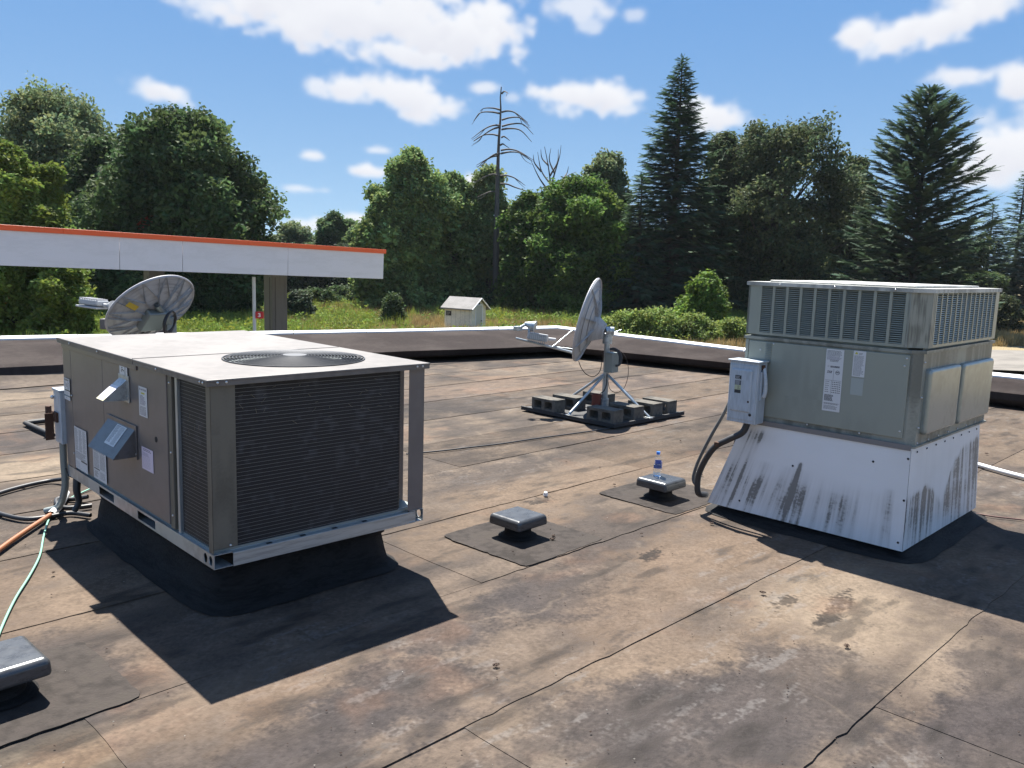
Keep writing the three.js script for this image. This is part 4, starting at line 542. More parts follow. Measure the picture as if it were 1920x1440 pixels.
// the larger dish behind the brown unit
{
  const D = 9.9, c0 = atDepth(290, 576, D), d1 = thing('satellite_dish', 'large ribbed grey satellite dish behind the brown rooftop unit', 'satellite dish', [c0.x + 0.1, 0, c0.z - 0.05]);
  const Wd = (u, v, D) => atDepth(u, v, D).sub(d1.position), c = Wd(283, 577, D), nrm = RT.clone().multiplyScalar(-0.62).addScaledVector(F, 0.35).add(V(0, 0.68, 0));
  const r = reflector(d1, c, nrm, 0.535, 0, 0.12, 12, M.dish, true);
  part('warning_sticker', quadGeo([[V(-0.035, 0.33, -0.115), V(0.035, 0.33, -0.115), V(0.035, 0.47, -0.08), V(-0.035, 0.47, -0.08)]].map((l) => l)).rotateZ(-1.2).applyQuaternion(r.q).translate(c.x, c.y, c.z), std([0.5, 0.36, 0.03], 0.6), r.ref, 'yellow warning sticker');
  const back = c.clone().addScaledVector(r.zx, -0.14);
  part('mount_bracket', [new RoundedBoxGeometry(0.3, 0.3, 0.1, 2, 0.02).translate(0.02, -0.05, -0.15).applyQuaternion(r.q).translate(c.x, c.y, c.z), rb(0.04, 0.16, 0.6, 1.1, -0.06, 0.05, 0.01), limb([V(0.1, 1.02, 0), back.clone().addScaledVector(r.yx, 0.1), back.clone().addScaledVector(r.yx, 0.2).addScaledVector(r.xx, 0.1)], 0.05, 0.035, 8)], M.galvDull, d1);
  part('pole', [bar(V(0.1, 0.02, 0), V(0.1, 0.9, 0), 0.05, 0.05, 16)], M.galv, d1); part('base_plate', rb(-0.5, 0.7, 0.02, 0.05, -0.6, 0.6, 0.005), M.galvDull, d1); for (const [x, z] of [[-0.4, 0.5], [0.6, 0.5], [-0.4, -0.5], [0.6, -0.5]]) part('strut', bar(V(x, 0.05, z), V(0.1, 0.55, 0), 0.016, 0.016, 8), M.galv, d1);
  for (let k = 0; k < 3; k++) { const o = Wd(318, 598 + k * 2, D - 0.15); const g = new THREE.TorusGeometry(0.12 + k * 0.014, 0.011, 6, 32).rotateY(0.6 + k * 0.1).rotateX(0.3).translate(o.x, o.y - 0.03, o.z); part('cable_coil', g, M.blackHose, d1); }
  const t0 = Wd(176, 570, D + 0.25), feed = Wd(205, 574, D + 0.2); const ax = feed.clone().sub(t0).normalize(), qx = new THREE.Quaternion().setFromUnitVectors(V(1, 0, 0), ax);
  const tx = part('transmitter', [new RoundedBoxGeometry(0.28, 0.07, 0.2, 2, 0.02).applyQuaternion(qx).translate(t0.x, t0.y + 0.02, t0.z), new RoundedBoxGeometry(0.3, 0.025, 0.22, 2, 0.01).applyQuaternion(qx).translate(t0.x - 0.02, t0.y - 0.035, t0.z)], M.dish, d1, 'grey finned transmitter on the feed arm'); const fz = []; for (let k = 0; k < 8; k++) fz.push(new THREE.BoxGeometry(0.008, 0.02, 0.19).applyQuaternion(qx).translate(...t0.clone().addScaledVector(ax, -0.12 + k * 0.034).add(V(0, 0.06, 0)).toArray())); part('cooling_fins', fz, M.dishRim, tx, null, 'stuff');
  part('feed_horn', [bar(t0.clone().addScaledVector(ax, 0.12), feed, 0.026, 0.026, 10), bar(feed.clone().addScaledVector(ax, -0.01), feed.clone().addScaledVector(ax, 0.05), 0.04, 0.075, 20), limb([feed.clone(), feed.clone().add(V(0.02, -0.08, 0.02)), Wd(213, 592, D + 0.15)], 0.028, 0.03, 8)], M.dish, d1); part('feed_arm', bar(Wd(205, 590, D + 0.2), Wd(262, 640, D + 0.1), 0.022, 0.022, 8), M.galvDull, d1);
  const cwc = Wd(200, 607, D + 0.1); part('counterweight', [new RoundedBoxGeometry(0.15, 0.125, 0.1, 2, 0.012).rotateY(0.785).translate(cwc.x, cwc.y, cwc.z), bar(cwc.clone(), V(0.1, 0.8, 0), 0.02, 0.02, 8)], std([0.09, 0.085, 0.085], 0.7), d1, 'dark square counterweight');
}

// ───────────────────────── hoses, cables, pipes and litter on the roof ─────────────────────────
{
  const line = (name, px, r, m, label, cat, hs, n = 90) => { const pts = px.map(([u, v, h]) => { const q = onLevel(u, v, h ?? r + 0.012); return q; }); const o = part(name, tube(pts, r, n, 7), m, scene); return tag(o, label, cat); };
  line('black_hose', [[170, 966], [130, 962], [95, 968], [55, 973], [15, 967], [-25, 952], [-35, 938], [0, 924], [50, 910], [95, 901], [128, 897, 0.06]], 0.016, M.blackHose, 'black hose making a long loop beside the brown unit', 'hose');
  line('black_hose', [[172, 948], [150, 951], [122, 952], [106, 944], [110, 935], [135, 936], [165, 931, 0.05]], 0.017, M.blackHose, 'short black hose curled in front of the conduit', 'hose');
  const copper = std([0.26, 0.1, 0.045], 0.5, 0.3), pp = thing('drain_pipe', 'copper-brown drain pipe ending in white fitting on the roof', 'pipe');
  part('pipe', tube([onLevel(-30, 1052, 0.035), onLevel(30, 1008, 0.035), onLevel(98, 963, 0.035)], 0.017, 20, 10), copper, pp); part('fitting', [tube([onLevel(95, 965, 0.035), onLevel(110, 950, 0.04), onLevel(124, 925, 0.06)], 0.027, 16, 10)], M.white, pp, 'white plastic fitting');
  const green = std([0.2, 0.42, 0.32], 0.45); line('green_hose', [[-20, 1235], [8, 1165], [30, 1120], [55, 1080], [74, 1043], [82, 1005], [91, 975], [105, 950], [150, 925], [185, 910]], 0.0065, green, 'thin pale green hose trailing across the roof', 'hose');
  line('roof_cable', [[762, 851], [820, 846], [880, 839], [940, 832], [1000, 823], [1060, 815], [1110, 808], [1150, 801], [1172, 794], [1178, 786], [1172, 778, 0.06]], 0.008, M.blackHose, 'thin black cable running from dish stand to brown unit', 'cable');
  line('white_pipe', [[1780, 856], [1838, 872], [1880, 884], [1960, 905], [2060, 934]], 0.022, M.white, 'white plastic pipe lying behind the grey unit', 'pipe');
  line('roof_wire', [[1826, 962], [1860, 968], [1920, 975], [1990, 986]], 0.006, std([0.12, 0.06, 0.05], 0.7), 'thin brown wire lying beside the white skirt', 'wire');
  const st = thing('angle_iron_stand', 'black angle iron pipe stand on the roof beyond the brown unit', 'stand'); const a = onLevel(47, 793, 0.04), b = onLevel(100, 816, 0.04), c = onLevel(104, 786, 0.04);
  part('rail', bar(a, b, 0.028, 0.028, 4), M.rubber, st); part('rail', bar(a.clone().add(V(0.02, 0, 0)), c, 0.028, 0.028, 4), M.rubber, st); part('upright', bar(onLevel(93, 812, 0.02), onLevel(93, 812, 0.02).add(V(0, 0.28, 0)), 0.03, 0.03, 4), M.rust, st);
  const cup = onLevel(1023, 928, 0.016), cu = part('paper_scrap', new THREE.CylinderGeometry(0.013, 0.02, 0.028, 12), std([0.7, 0.7, 0.7], 0.6), scene); cu.position.set(cup.x, 0.028, cup.z); cu.rotation.set(0.2, 0, 0.25); tag(cu, 'small white cap lying on the brown roof between the vents', 'litter');
  const leafM = std([0.05, 0.028, 0.018], 0.9), leafG = (s) => { const g = new THREE.IcosahedronGeometry(s, 1), p = g.attributes.position; for (let i = 0; i < p.count; i++) p.setXYZ(i, p.getX(i) * (1 + 0.5 * Math.sin(i * 7.1)), p.getY(i) * 0.45 * (1 + 0.3 * Math.sin(i * 3.3)), p.getZ(i) * (0.7 + 0.4 * Math.sin(i * 5.7))); g.computeVertexNormals(); return g; };
  const deb = []; const px = [[1276, 826], [1294, 806], [1152, 908], [1588, 1210], [1125, 876], [1062, 866], [1305, 886], [1316, 890], [1334, 980], [1038, 1004], [1036, 1010], [1203, 1000], [100, 1073], [44, 911], [1430, 1110], [1850, 850], [930, 1246]]; for (const [u, v] of px) { const q = onLevel(u, v, 0.022); deb.push(leafG(rr(0.008, 0.017)).rotateY(rnd() * 6).translate(q.x, q.y, q.z)); }
  for (let i = 0; i < 150; i++) { const q = onLevel(rr(0, 1920), rr(860, 1440), 0.016); if (q.x > 1.5 && q.x < 3.4 && q.z < -3.4 && q.z > -6.6) continue; if (q.x > 5.3 && q.x < 7.5 && q.z > -3.6 && q.z < -1.2) continue; deb.push(leafG(rr(0.002, 0.005)).rotateY(rnd() * 6).translate(q.x, q.y, q.z)); }
  tag(part('roof_grit', deb, leafM, scene), 'scattered leaf bits and grit on the roof', null, null, 'stuff');
  const chips = []; for (let i = 0; i < 60; i++) { const q = onLevel(rr(0, 1920), rr(800, 1440), 0.016); chips.push(leafG(rr(0.0015, 0.004)).rotateY(rnd() * 6).translate(q.x, q.y, q.z)); } tag(part('pale_grit', chips, std([0.25, 0.23, 0.2], 0.9), scene), 'pale grit chips scattered over the roof', null, null, 'stuff');
}

// ───────────────────────── ground beyond the building ─────────────────────────
const fieldY = (x, z) => { const d = Math.hypot(x, z); return GROUND + sst(28, 60, d) * (0.5 * (fbm(x * 0.03, z * 0.03, 3, 700) - 0.5) + 0.25 * (fbm(x * 0.15, z * 0.15, 3, 703) - 0.5)); };
{
  const n = 150, pos = [], col = [], idx = [], uv = [], m = (t) => Math.sinh(t * 4.6) / Math.sinh(4.6) * 1600;
  for (let j = 0; j <= n; j++) for (let i = 0; i <= n; i++) {
    const x = m(i / n * 2 - 1) + 20, z = m(j / n * 2 - 1) - 20, y = fieldY(x, z); pos.push(x, y, z); uv.push(x, z);
    const k = fbm(x * 0.08, z * 0.08, 4, 710), q = fbm(x * 0.5, z * 0.5, 3, 715); let c = mixc([0.08, 0.11, 0.025], [0.22, 0.175, 0.08], sst(0.4, 0.62, k * 0.7 + q * 0.3)); const right = sst(0.25, 0.45, (x * RT.x + z * RT.z) / Math.max(1, x * F.x + z * F.z)); c = mixc(c, [0.24, 0.185, 0.1], right * 0.8); col.push(...c);
    if (i < n && j < n) { const a = j * (n + 1) + i, b = a + n + 1; idx.push(a, b, a + 1, b, b + 1, a + 1); }
  }
  const g = new THREE.BufferGeometry(); g.setAttribute('position', new THREE.Float32BufferAttribute(pos, 3)); g.setAttribute('color', new THREE.Float32BufferAttribute(col, 3)); g.setAttribute('uv', new THREE.Float32BufferAttribute(uv, 2)); g.setIndex(idx); g.computeVertexNormals();
  tag(part('ground', g, std([1, 1, 1], 0.95, 0, { vertexColors: true, bumpMap: fineBump, bumpScale: 0.03 }), scene), 'weedy field of green and dry grass around the building', null, null, 'structure');
  const fore = part('forecourt', bx(-14, 18, GROUND - 0.2, GROUND + 0.05, -31, -16), std([1, 1, 1], 0.9, 0, { map: dirtMap([0.22, 0.21, 0.19], 0.3, 220) }), scene); tag(fore, 'concrete forecourt under the canopy', null, null, 'structure');
  const la = onLevel(1830, 700, GROUND + 0.06), lb = onLevel(2300, 720, GROUND + 0.06), lc = onLevel(2300, 672, GROUND + 0.06), ld = onLevel(1760, 660, GROUND + 0.06); const up = (p) => p.setY(GROUND + 0.3);
  tag(part('gravel_lane', quadGeo([[up(la), up(lb), up(lc), up(ld)]]), std([1, 1, 1], 0.95, 0, { map: dirtMap([0.17, 0.155, 0.135], 0.3, 230) }), scene), 'pale gravel lane beyond the roof edge', null, null, 'structure');
}

// ───────────────────────── filling station canopy ─────────────────────────
{
  const cz = -21.85, cx = 16.1, slopeA = -0.0222, cn = thing('station_canopy', 'white filling station canopy with orange top band on grey columns', 'canopy', [cx, 0, cz]);
  const wf = std([1, 1, 1], 0.45, 0.05, { map: dirtMap([0.62, 0.6, 0.63], 0.06, 240) }), orange = std([0.72, 0.1, 0.02], 0.45);
  const tilt = new THREE.Group(); const T = (g) => g.rotateZ(slopeA).translate(0, 1.19, 0);
  let x = 0; const lens = [3.4, 3.1, 1.6, 3.1, 3.1, 3.1, 3.1, 3.1];
  for (const l of lens) { part('fascia_panel', T(rb(x - l + 0.006, x - 0.006, 0, 0.8, -0.05, 0, 0.006)), wf, cn); x -= l; }
  const tot = -x; x = 0.06; for (let k = 0; k < 5; k++) { const l = (tot + 0.06) / 5; part('orange_band', T(rb(x - l + 0.003, x - 0.003, 0.8, 0.925, -0.09, 0.045, 0.008)), orange, cn); x -= l; }
  part('fascia_return', T(rb(-0.04, 0.0, 0, 0.8, -8, -0.05, 0.006)), wf, cn); part('orange_band', T(rb(-0.04, 0.055, 0.8, 0.925, -8, -0.09, 0.008)), orange, cn); part('rear_fascia', T(rb(-tot, -0.04, 0, 0.9, -8, -7.95, 0.006)), wf, cn);
  part('canopy_deck', T(bx(-tot, -0.05, 0.03, 0.5, -7.94, -0.06)), std([0.55, 0.54, 0.53], 0.6), cn);
  const colM = std([1, 1, 1], 0.6, 0, { map: dirtMap([0.09, 0.088, 0.092], 0.2, 250) });
  for (const [u0, u1] of [[495, 538], [270, 309]]) { const p = atDepth((u0 + u1) / 2, 540, 1), t = (cz - 3.6) / (p.z); const q = camera.position.clone().lerp(p, t), w = (u1 - u0) / FPX * t * 0.36; const xx = q.x - cx; const col = part('column', rb(xx - w, xx + w, GROUND, 1.19 - slopeA * 0 + xx * slopeA + 0.05, -3.6 - w, -3.6 + w, 0.01), colM, cn); part('column_joint', [bx(xx - w - 0.004, xx - w + 0.004, GROUND, 1.1, -3.6 + w * 0.35, -3.6 + w * 0.45), bx(xx - w * 0.62, xx - w * 0.56, GROUND, 1.1, -3.6 + w - 0.002, -3.6 + w + 0.004)], M.dark, col); }
  // numbered pump sign on its pole
  const sp3 = atDepth(477, 600, 24.2), sg = thing('pump_sign', 'small red square pump sign numbered three on slim pole', 'sign', [sp3.x, 0, sp3.z], -0.79);
  part('pole', bar(V(0, GROUND + 0.05, 0), V(0, 1.2, 0), 0.05, 0.05, 12), std([0.5, 0.5, 0.5], 0.5), sg);
  const c = document.createElement('canvas'); c.width = c.height = 128; const g = c.getContext('2d'); g.fillStyle = '#b81f24'; g.fillRect(0, 0, 128, 128); g.fillStyle = '#f3efe9'; g.font = 'bold 96px sans-serif'; g.textAlign = 'center'; g.fillText('3', 64, 98); const t = new THREE.CanvasTexture(c); t.colorSpace = THREE.SRGBColorSpace;
  const y0 = atDepth(486, 597, 24.2).y, y1 = atDepth(486, 584, 24.2).y; part('sign_plate', [quadGeo([[V(0.05, y0, 0.056), V(0.27, y0, 0.056), V(0.27, y1, 0.056), V(0.05, y1, 0.056)]])], std([1, 1, 1], 0.5, 0, { map: t }), sg, 'red plate with white 3'); part('sign_box', rb(0.05, 0.27, y0, y1, -0.05, 0.054, 0.004), std([0.4, 0.03, 0.03], 0.5), sg);
}

// ───────────────────────── shed ─────────────────────────
{
  const D = 63, b = atDepth(872, 600, D), sh = thing('utility_shed', 'small cream utility shed with pale gable roof in the field', 'shed', [b.x, 0, b.z], -0.02); const k = D / FPX;
  const yb = fieldY(b.x, b.z) - 0.1, ye = atDepth(872, 573, D).y, yr = atDepth(872, 556.5, D).y;   // local: x right-away, -z left-away
  const wM = std([1, 1, 1], 0.8, 0, { map: dirtMap([0.72, 0.67, 0.55], 0.16, 260) }), rM = std([1, 1, 1], 0.85, 0, { map: dirtMap([0.22, 0.21, 0.2], 0.2, 270) }), Lz = 3.0, Wx = 1.75;
  // long side faces the camera-left (-X'), gable and door face the camera-right (+Z')
  sh.rotation.y = 0.2;
  part('wall', [bx(-0.9, 0.9, yb, ye, -1.25, 1.25)], wM, sh); const gs = new THREE.Shape([[-0.9, ye], [0.9, ye], [0, yr - 0.08]].map(([x, y]) => new THREE.Vector2(x, y))); part('gable', new THREE.ExtrudeGeometry(gs, { depth: 2.5, bevelEnabled: false }).translate(0, 0, -1.25), wM, sh);
  const sl = (s) => { const a = V(0, yr, 0), e = V(s * 1.12, ye - 0.16, 0), d = e.clone().sub(a), n = V(-d.y * s, d.x * s, 0).normalize().multiplyScalar(0.07); return quadGeo([[V(a.x, a.y, 1.5), V(e.x, e.y, 1.5), V(e.x, e.y, -1.5), V(a.x, a.y, -1.5)], [V(a.x, a.y - 0.09, 1.5), V(e.x, e.y - 0.09, 1.5), V(e.x, e.y, 1.5), V(a.x, a.y, 1.5)], [V(e.x, e.y - 0.09, 1.5), V(e.x, e.y - 0.09, -1.5), V(e.x, e.y, -1.5), V(e.x, e.y, 1.5)]]); };
  const rf = part('roof', [sl(1), sl(-1)], rM, sh); part('fascia_board', [bar(V(-1.14, ye - 0.2, 1.51), V(0, yr - 0.04, 1.51), 0.05, 0.05, 4), bar(V(1.14, ye - 0.2, 1.51), V(0, yr - 0.04, 1.51), 0.05, 0.05, 4)], M.white, rf);
  const dr = part('door', rb(-0.4, 0.35, yb, yb + 2.2, 1.25, 1.29, 0.01), std([0.5, 0.48, 0.42], 0.6), sh); part('handle', new THREE.SphereGeometry(0.05, 8, 6).translate(0.27, yb + 1.05, 1.32), M.dark, dr); part('door_frame', [bx(-0.47, -0.41, yb, yb + 2.28, 1.25, 1.31), bx(0.36, 0.42, yb, yb + 2.28, 1.25, 1.31), bx(-0.41, 0.36, yb + 2.21, yb + 2.28, 1.25, 1.31)], M.white, dr);
  part('wall_sign', quadGeo([[V(-0.91, ye - 0.75, -1.12), V(-0.91, ye - 0.75, -0.62), V(-0.91, ye - 0.4, -0.62), V(-0.91, ye - 0.4, -1.12)]]), stk.shed, sh, 'small dark sign on the shed wall'); part('gable_vent', rb(-0.12, 0.12, ye + 0.12, ye + 0.3, 1.25, 1.27, 0.01), M.dark, sh);
  const gv = []; for (let i = 0; i < 6; i++) gv.push(bx(-0.906, -0.901, yb, ye, -1.05 + i * 0.42, -1.035 + i * 0.42)); part('wall_groove', gv, std([0.28, 0.26, 0.21], 0.9), sh, null, 'stuff');
}

// ───────────────────────── trees ─────────────────────────
function leafCluster(n, size, spread, up = 0.35) {
  const pos = [], nor = []; const q = new THREE.Quaternion(), e = new THREE.Euler();
  for (let i = 0; i < n; i++) {
    const c = V(rr(-1, 1), rr(-1, 1) * 0.75, rr(-1, 1)).multiplyScalar(spread), nn = V(rr(-1, 1), rr(-0.6, 1) + up, rr(-1, 1)).normalize(); q.setFromUnitVectors(V(0, 1, 0), nn); const s = size * rr(0.7, 1.3), t = new THREE.Quaternion().setFromAxisAngle(V(0, 1, 0), rnd() * 6.28);
    const P = [V(0, 0, -0.5), V(0.34, 0.1, 0.02), V(0, -0.04, 0.55), V(-0.34, 0.1, 0.02)].map((p) => p.multiplyScalar(s).applyQuaternion(t).applyQuaternion(q).add(c));
    for (const k of [0, 2, 1, 0, 3, 2]) pos.push(P[k].x, P[k].y, P[k].z);
  }
  const g = new THREE.BufferGeometry(); g.setAttribute('position', new THREE.Float32BufferAttribute(pos, 3)); g.computeVertexNormals(); return g;
}
function spray(len, wid, n) {      // flat conifer spray along +z, drooping tip, made of needle blades
  const pos = []; for (let i = 0; i < n; i++) { const t = i / n, s = i % 2 ? 1 : -1, w = wid * (1 - 0.72 * t) * rr(0.7, 1.15), z = t * len, y = -0.1 * t * t * len; const a = V(0, y, z - 0.03 * len), b = V(0, y, z + 0.07 * len), c = V(s * w, y + rr(-0.14, 0.06) * w, z + w * rr(0.5, 0.9)); for (const p of [a, b, c]) pos.push(p.x, p.y, p.z); }
  const tip = [V(-0.05 * len, -0.08 * len, len * 0.85), V(0.05 * len, -0.08 * len, len * 0.85), V(0, -0.12 * len, len * 1.12)]; for (const p of tip) pos.push(p.x, p.y, p.z);
  const g = new THREE.BufferGeometry(); g.setAttribute('position', new THREE.Float32BufferAttribute(pos, 3)); g.computeVertexNormals(); return g;
}
const leafMat = (rough = 0.75, tr = 0.3) => new THREE.MeshPhysicalMaterial({ color: lin(1, 1, 1), roughness: rough, transmission: tr, thickness: 0, side: THREE.DoubleSide, specularIntensity: 0.22 });
const LM = leafMat(0.75, 0.5), NM = leafMat(0.85, 0.3);
const CL = { fine: leafCluster(11, 0.36, 0.6), mid: leafCluster(14, 0.36, 0.55), maple: leafCluster(15, 0.38, 0.55, 0.6) }, SP = spray(0.95, 0.36, 26);
const bark = std([1, 1, 1], 0.95, 0, { map: dirtMap([0.075, 0.062, 0.05], 0.5, 280, 0.2) }), deadBark = std([0.085, 0.075, 0.07], 0.9);
function instanced(name, geo, mat, list, parent) {
  const im = new THREE.InstancedMesh(geo, mat, list.length), m = new THREE.Matrix4(); list.forEach(([p, q, s, c], i) => { m.compose(p, q, typeof s === 'number' ? V(s, s, s) : s); im.setMatrixAt(i, m); im.setColorAt(i, c); }); im.name = parent === scene ? numbered(name) : name; im.userData.kind = 'stuff'; im.castShadow = im.receiveShadow = true; parent.add(im); return im;
}
const rq = () => new THREE.Quaternion().setFromEuler(new THREE.Euler(rr(-0.5, 0.5), rnd() * 6.28, rr(-0.5, 0.5)));
function tone(base, dv, warm = 0.2) { const k = rr(1 - dv, 1 + dv), w = rr(-warm, warm); return lin(base[0] * k * (1 + w), base[1] * k, base[2] * k * (1 - w * 0.6)); }
const spot = (u, D) => { const p = atDepth(u, 500, D); return V(p.x, fieldY(p.x, p.z) - 0.1, p.z); };
function broadleaf(o) {     // u, v (top), D, w (px), cl, col, bottom, lobes, per
  const b = spot(o.u, o.D), H = atDepth(o.u, o.v, o.D).y - b.y, R = o.w / 2 / FPX * o.D, t = thing(o.name || 'broadleaf_tree', o.label, o.cat || 'tree', [b.x, b.y, b.z], 0, o.group), cb = o.bottom ?? 0.08;
  const lobes = []; const N = Math.round((o.lobes || 46) * 1.5), shape = o.shape || ((h) => Math.sqrt(Math.max(0.02, 1 - ((h - 0.42) / 0.58) ** 2 * (h > 0.42 ? 1 : 0.45))));
  for (let i = 0; i < N; i++) { const h = cb + (1 - cb) * (i + rnd()) / N, a = i * 2.39996 + rr(-0.5, 0.5), lr = R * rr(0.12, 0.3) * (0.55 + 0.45 * shape(h)), rad = Math.max(0, R * shape(h) * (0.42 + 1.05 * fbm(a * 0.9 + 7, h * 5 + o.u, 2, 55)) - lr * 0.6) * Math.sqrt(rr(0.3, 1)); lobes.push([V(Math.cos(a) * rad, Math.min(h * H * rr(0.93, 1.03), H - lr * 0.6), Math.sin(a) * rad), lr]); }
  lobes.push([V(rr(-0.2, 0.2) * R, H - R * 0.2, rr(-0.2, 0.2) * R), R * 0.2]);
  const limbs = [limb([V(0, 0, 0), V(rr(-0.2, 0.2), H * 0.3, rr(-0.2, 0.2)), V(rr(-0.5, 0.5), H * 0.62, rr(-0.5, 0.5)), V(0, H * 0.9, 0)], H * 0.02 + 0.08, 0.04, 8)];
  lobes.forEach(([c], i) => { if (i % (o.limbStep || 3)) return; const y0 = clamp(c.y * 0.55, H * 0.08, H * 0.7); limbs.push(limb([V(0, y0, 0), V(c.x * 0.45, y0 + (c.y - y0) * 0.45, c.z * 0.45), c.clone()], H * 0.008 + 0.03, 0.025, 5)); });
  part('trunk', limbs, o.bark || bark, t);
  const list = [], per = o.per || 95, ck = o.cs || 1;
  for (const [c, lr] of lobes) { const n = Math.round(per * clamp(lr / (R * 0.3), 0.5, 1.6)), lt = rr(0.72, 1.28); for (let k = 0; k < n; k++) { const d = V(rr(-1, 1), rr(-0.75, 1), rr(-1, 1)).normalize(), r = lr * (rnd() < 0.75 ? rr(0.78, 1.06) : rr(0.2, 0.8)) * (rnd() < 0.16 ? rr(1.1, 1.5) : 1); const p = c.clone().addScaledVector(d, r); if (p.y < 0.15) continue; const cc = tone(o.col, 0.4, 0.18); cc.multiplyScalar(lt); if (o.accent && rnd() < o.accent[1]) cc.setRGB(...o.accent[0]); list.push([p, rq(), ck * rr(0.75, 1.3), cc]); } }
  instanced('crown', CL[o.cl || 'mid'], LM, list, t); return t;
}
function conifer(o) {      // u, v, D, w, col, droop, open, bottom
  const b = spot(o.u, o.D), H = atDepth(o.u, o.v, o.D).y - b.y, R = o.w / 2 / FPX * o.D, t = thing('conifer_tree', o.label, 'tree', [b.x, b.y, b.z], 0, o.group), list = [], wood = [limb([V(0, 0, 0), V(0.05, H * 0.4, 0), V(0, H * 0.8, 0.05), V(0, H * 0.985, 0)], H * 0.016 + 0.1, 0.03, 8)];
  const cb = o.bottom ?? 0.06, N = Math.round((o.n || 190) * 1.3), up = V(0, 1, 0);
  for (let i = 0; i < N; i++) {
    const f = (i + rnd() * 0.8) / N, h = cb + (0.985 - cb) * Math.pow(f, 0.92), a = i * 2.39996 + rr(-0.4, 0.4), prof = o.prof ? o.prof(h) : Math.pow(1 - h, 0.78); let len = Math.max(0.35, R * prof * rr(0.62, 1.12) * (rnd() < 0.1 ? 1.18 : 1)); const rise = o.rise ?? 0.1, y0 = h * H, dir = V(Math.cos(a), 0, Math.sin(a));
    const P = (s) => dir.clone().multiplyScalar(len * s).setY(y0 + len * (rise * s * (1 + h) - (o.droop ?? 0.28) * s * s * (1 - 0.7 * h) + (o.tip ?? 0.12) * s ** 4)); wood.push(limb([P(0), P(0.5), P(0.95)], 0.03 + 0.012 * len, 0.012, 4));
    const m = Math.max(3, Math.round(len * (o.den || 8))); const lt = rr(0.8, 1.2);
    for (let k = 0; k < m; k++) { const s = 0.12 + 0.88 * (k + rnd()) / m, p = P(s), side = (k % 2 ? 1 : -1) * rr(0.2, 1.35) * (1 - 0.5 * s); const d = P(Math.min(1, s + 0.05)).sub(P(s - 0.05)).normalize().applyAxisAngle(up, side); d.y += rr(-0.45, 0.15); d.normalize(); const zx = d, xx = up.clone().cross(zx).normalize(), yx = zx.clone().cross(xx), q = new THREE.Quaternion().setFromRotationMatrix(new THREE.Matrix4().makeBasis(xx, yx, zx)); q.multiply(new THREE.Quaternion().setFromAxisAngle(V(0, 0, 1), rr(-0.5, 0.5))); const sc = (o.ss || 1) * rr(0.75, 1.25) * (0.55 + 0.45 * clamp(len / 2.5)), cc = tone(o.col, 0.22, 0.12); cc.multiplyScalar(lt); list.push([p, q, sc, cc]); }
  }
  for (let k = 0; k < 10; k++) list.push([V(0, H * (0.955 + 0.004 * k), 0), new THREE.Quaternion().setFromEuler(new THREE.Euler(-1.15, k * 2.4, 0, 'YXZ')), 0.5 * (o.ss || 1), tone(o.col, 0.2)]);
  part('trunk', wood, bark, t); instanced('crown', SP, NM, list, t); return t;
}
const G = 'trees along the field edge';
const maple = [0.115, 0.184, 0.043], darkLeaf = [0.085, 0.132, 0.051], grey = [0.180, 0.223, 0.108], alder = [0.206, 0.282, 0.102], bright = [0.165, 0.225, 0.05], fir = [0.062, 0.113, 0.059];
broadleaf({ u: 110, v: 188, D: 76, w: 300, cl: 'fine', col: grey, lobes: 60, label: 'tall grey-green poplar with loose top behind the canopy', name: 'poplar_tree', accent: null });
broadleaf({ u: 345, v: 232, D: 66, w: 345, cl: 'maple', col: darkLeaf, lobes: 70, per: 100, bottom: 0.02, label: 'broad dark green maple rising above the middle of the canopy', name: 'maple_tree', accent: [[0.3, 0.06, 0.03], 0.0006] });
broadleaf({ u: 215, v: 262, D: 70, w: 190, cl: 'mid', col: darkLeaf, lobes: 46, bottom: 0.02, label: 'dark broadleaf tree squeezed between the poplar and the broad maple', name: 'broadleaf_tree' });
broadleaf({ u: 22, v: 285, D: 46, w: 215, cl: 'maple', col: bright, lobes: 56, per: 190, cs: 0.6, bottom: 0.02, label: 'bright yellow-green maple beside the canopy end', name: 'maple_tree', accent: [[0.3, 0.14, 0.02], 0.006] });
broadleaf({ u: 118, v: 500, D: 44, w: 120, cl: 'maple', col: bright, lobes: 24, per: 120, cs: 0.6, bottom: 0.02, label: 'yellow-green maple branches seen under the canopy', name: 'young_maple', cat: 'tree' });
conifer({ u: -62, v: 60, D: 62, w: 210, col: fir, label: 'dark conifer whose twigs reach over the poplar', n: 170 });
broadleaf({ u: 548, v: 424, D: 118, w: 110, cl: 'mid', col: grey, lobes: 26, label: 'small far round tree just above the orange band' });
broadleaf({ u: 628, v: 404, D: 112, w: 95, cl: 'maple', col: [0.108, 0.165, 0.069], lobes: 30, label: 'far dome-shaped tree above the canopy end, with ragged top' });
broadleaf({ u: 690, v: 428, D: 110, w: 120, cl: 'mid', col: [0.147, 0.217, 0.082], lobes: 30, label: 'far light green tree between dome-shaped tree and alders' });
broadleaf({ u: 768, v: 290, D: 84, w: 135, cl: 'fine', col: alder, lobes: 60, bottom: 0.04, shape: (h) => h < 0.75 ? 0.95 : 0.95 - (h - 0.75) * 2.9, label: 'light green alder with a narrow feathery peak', name: 'alder_tree', group: G });
broadleaf({ u: 722, v: 375, D: 82, w: 110, cl: 'fine', col: alder, lobes: 40, bottom: 0.03, label: 'lower light green alder next to the canopy end', name: 'alder_tree', group: G });
broadleaf({ u: 845, v: 335, D: 88, w: 120, cl: 'fine', col: [0.186, 0.262, 0.095], lobes: 46, bottom: 0.03, label: 'light green alder directly above the shed', name: 'alder_tree', group: G });
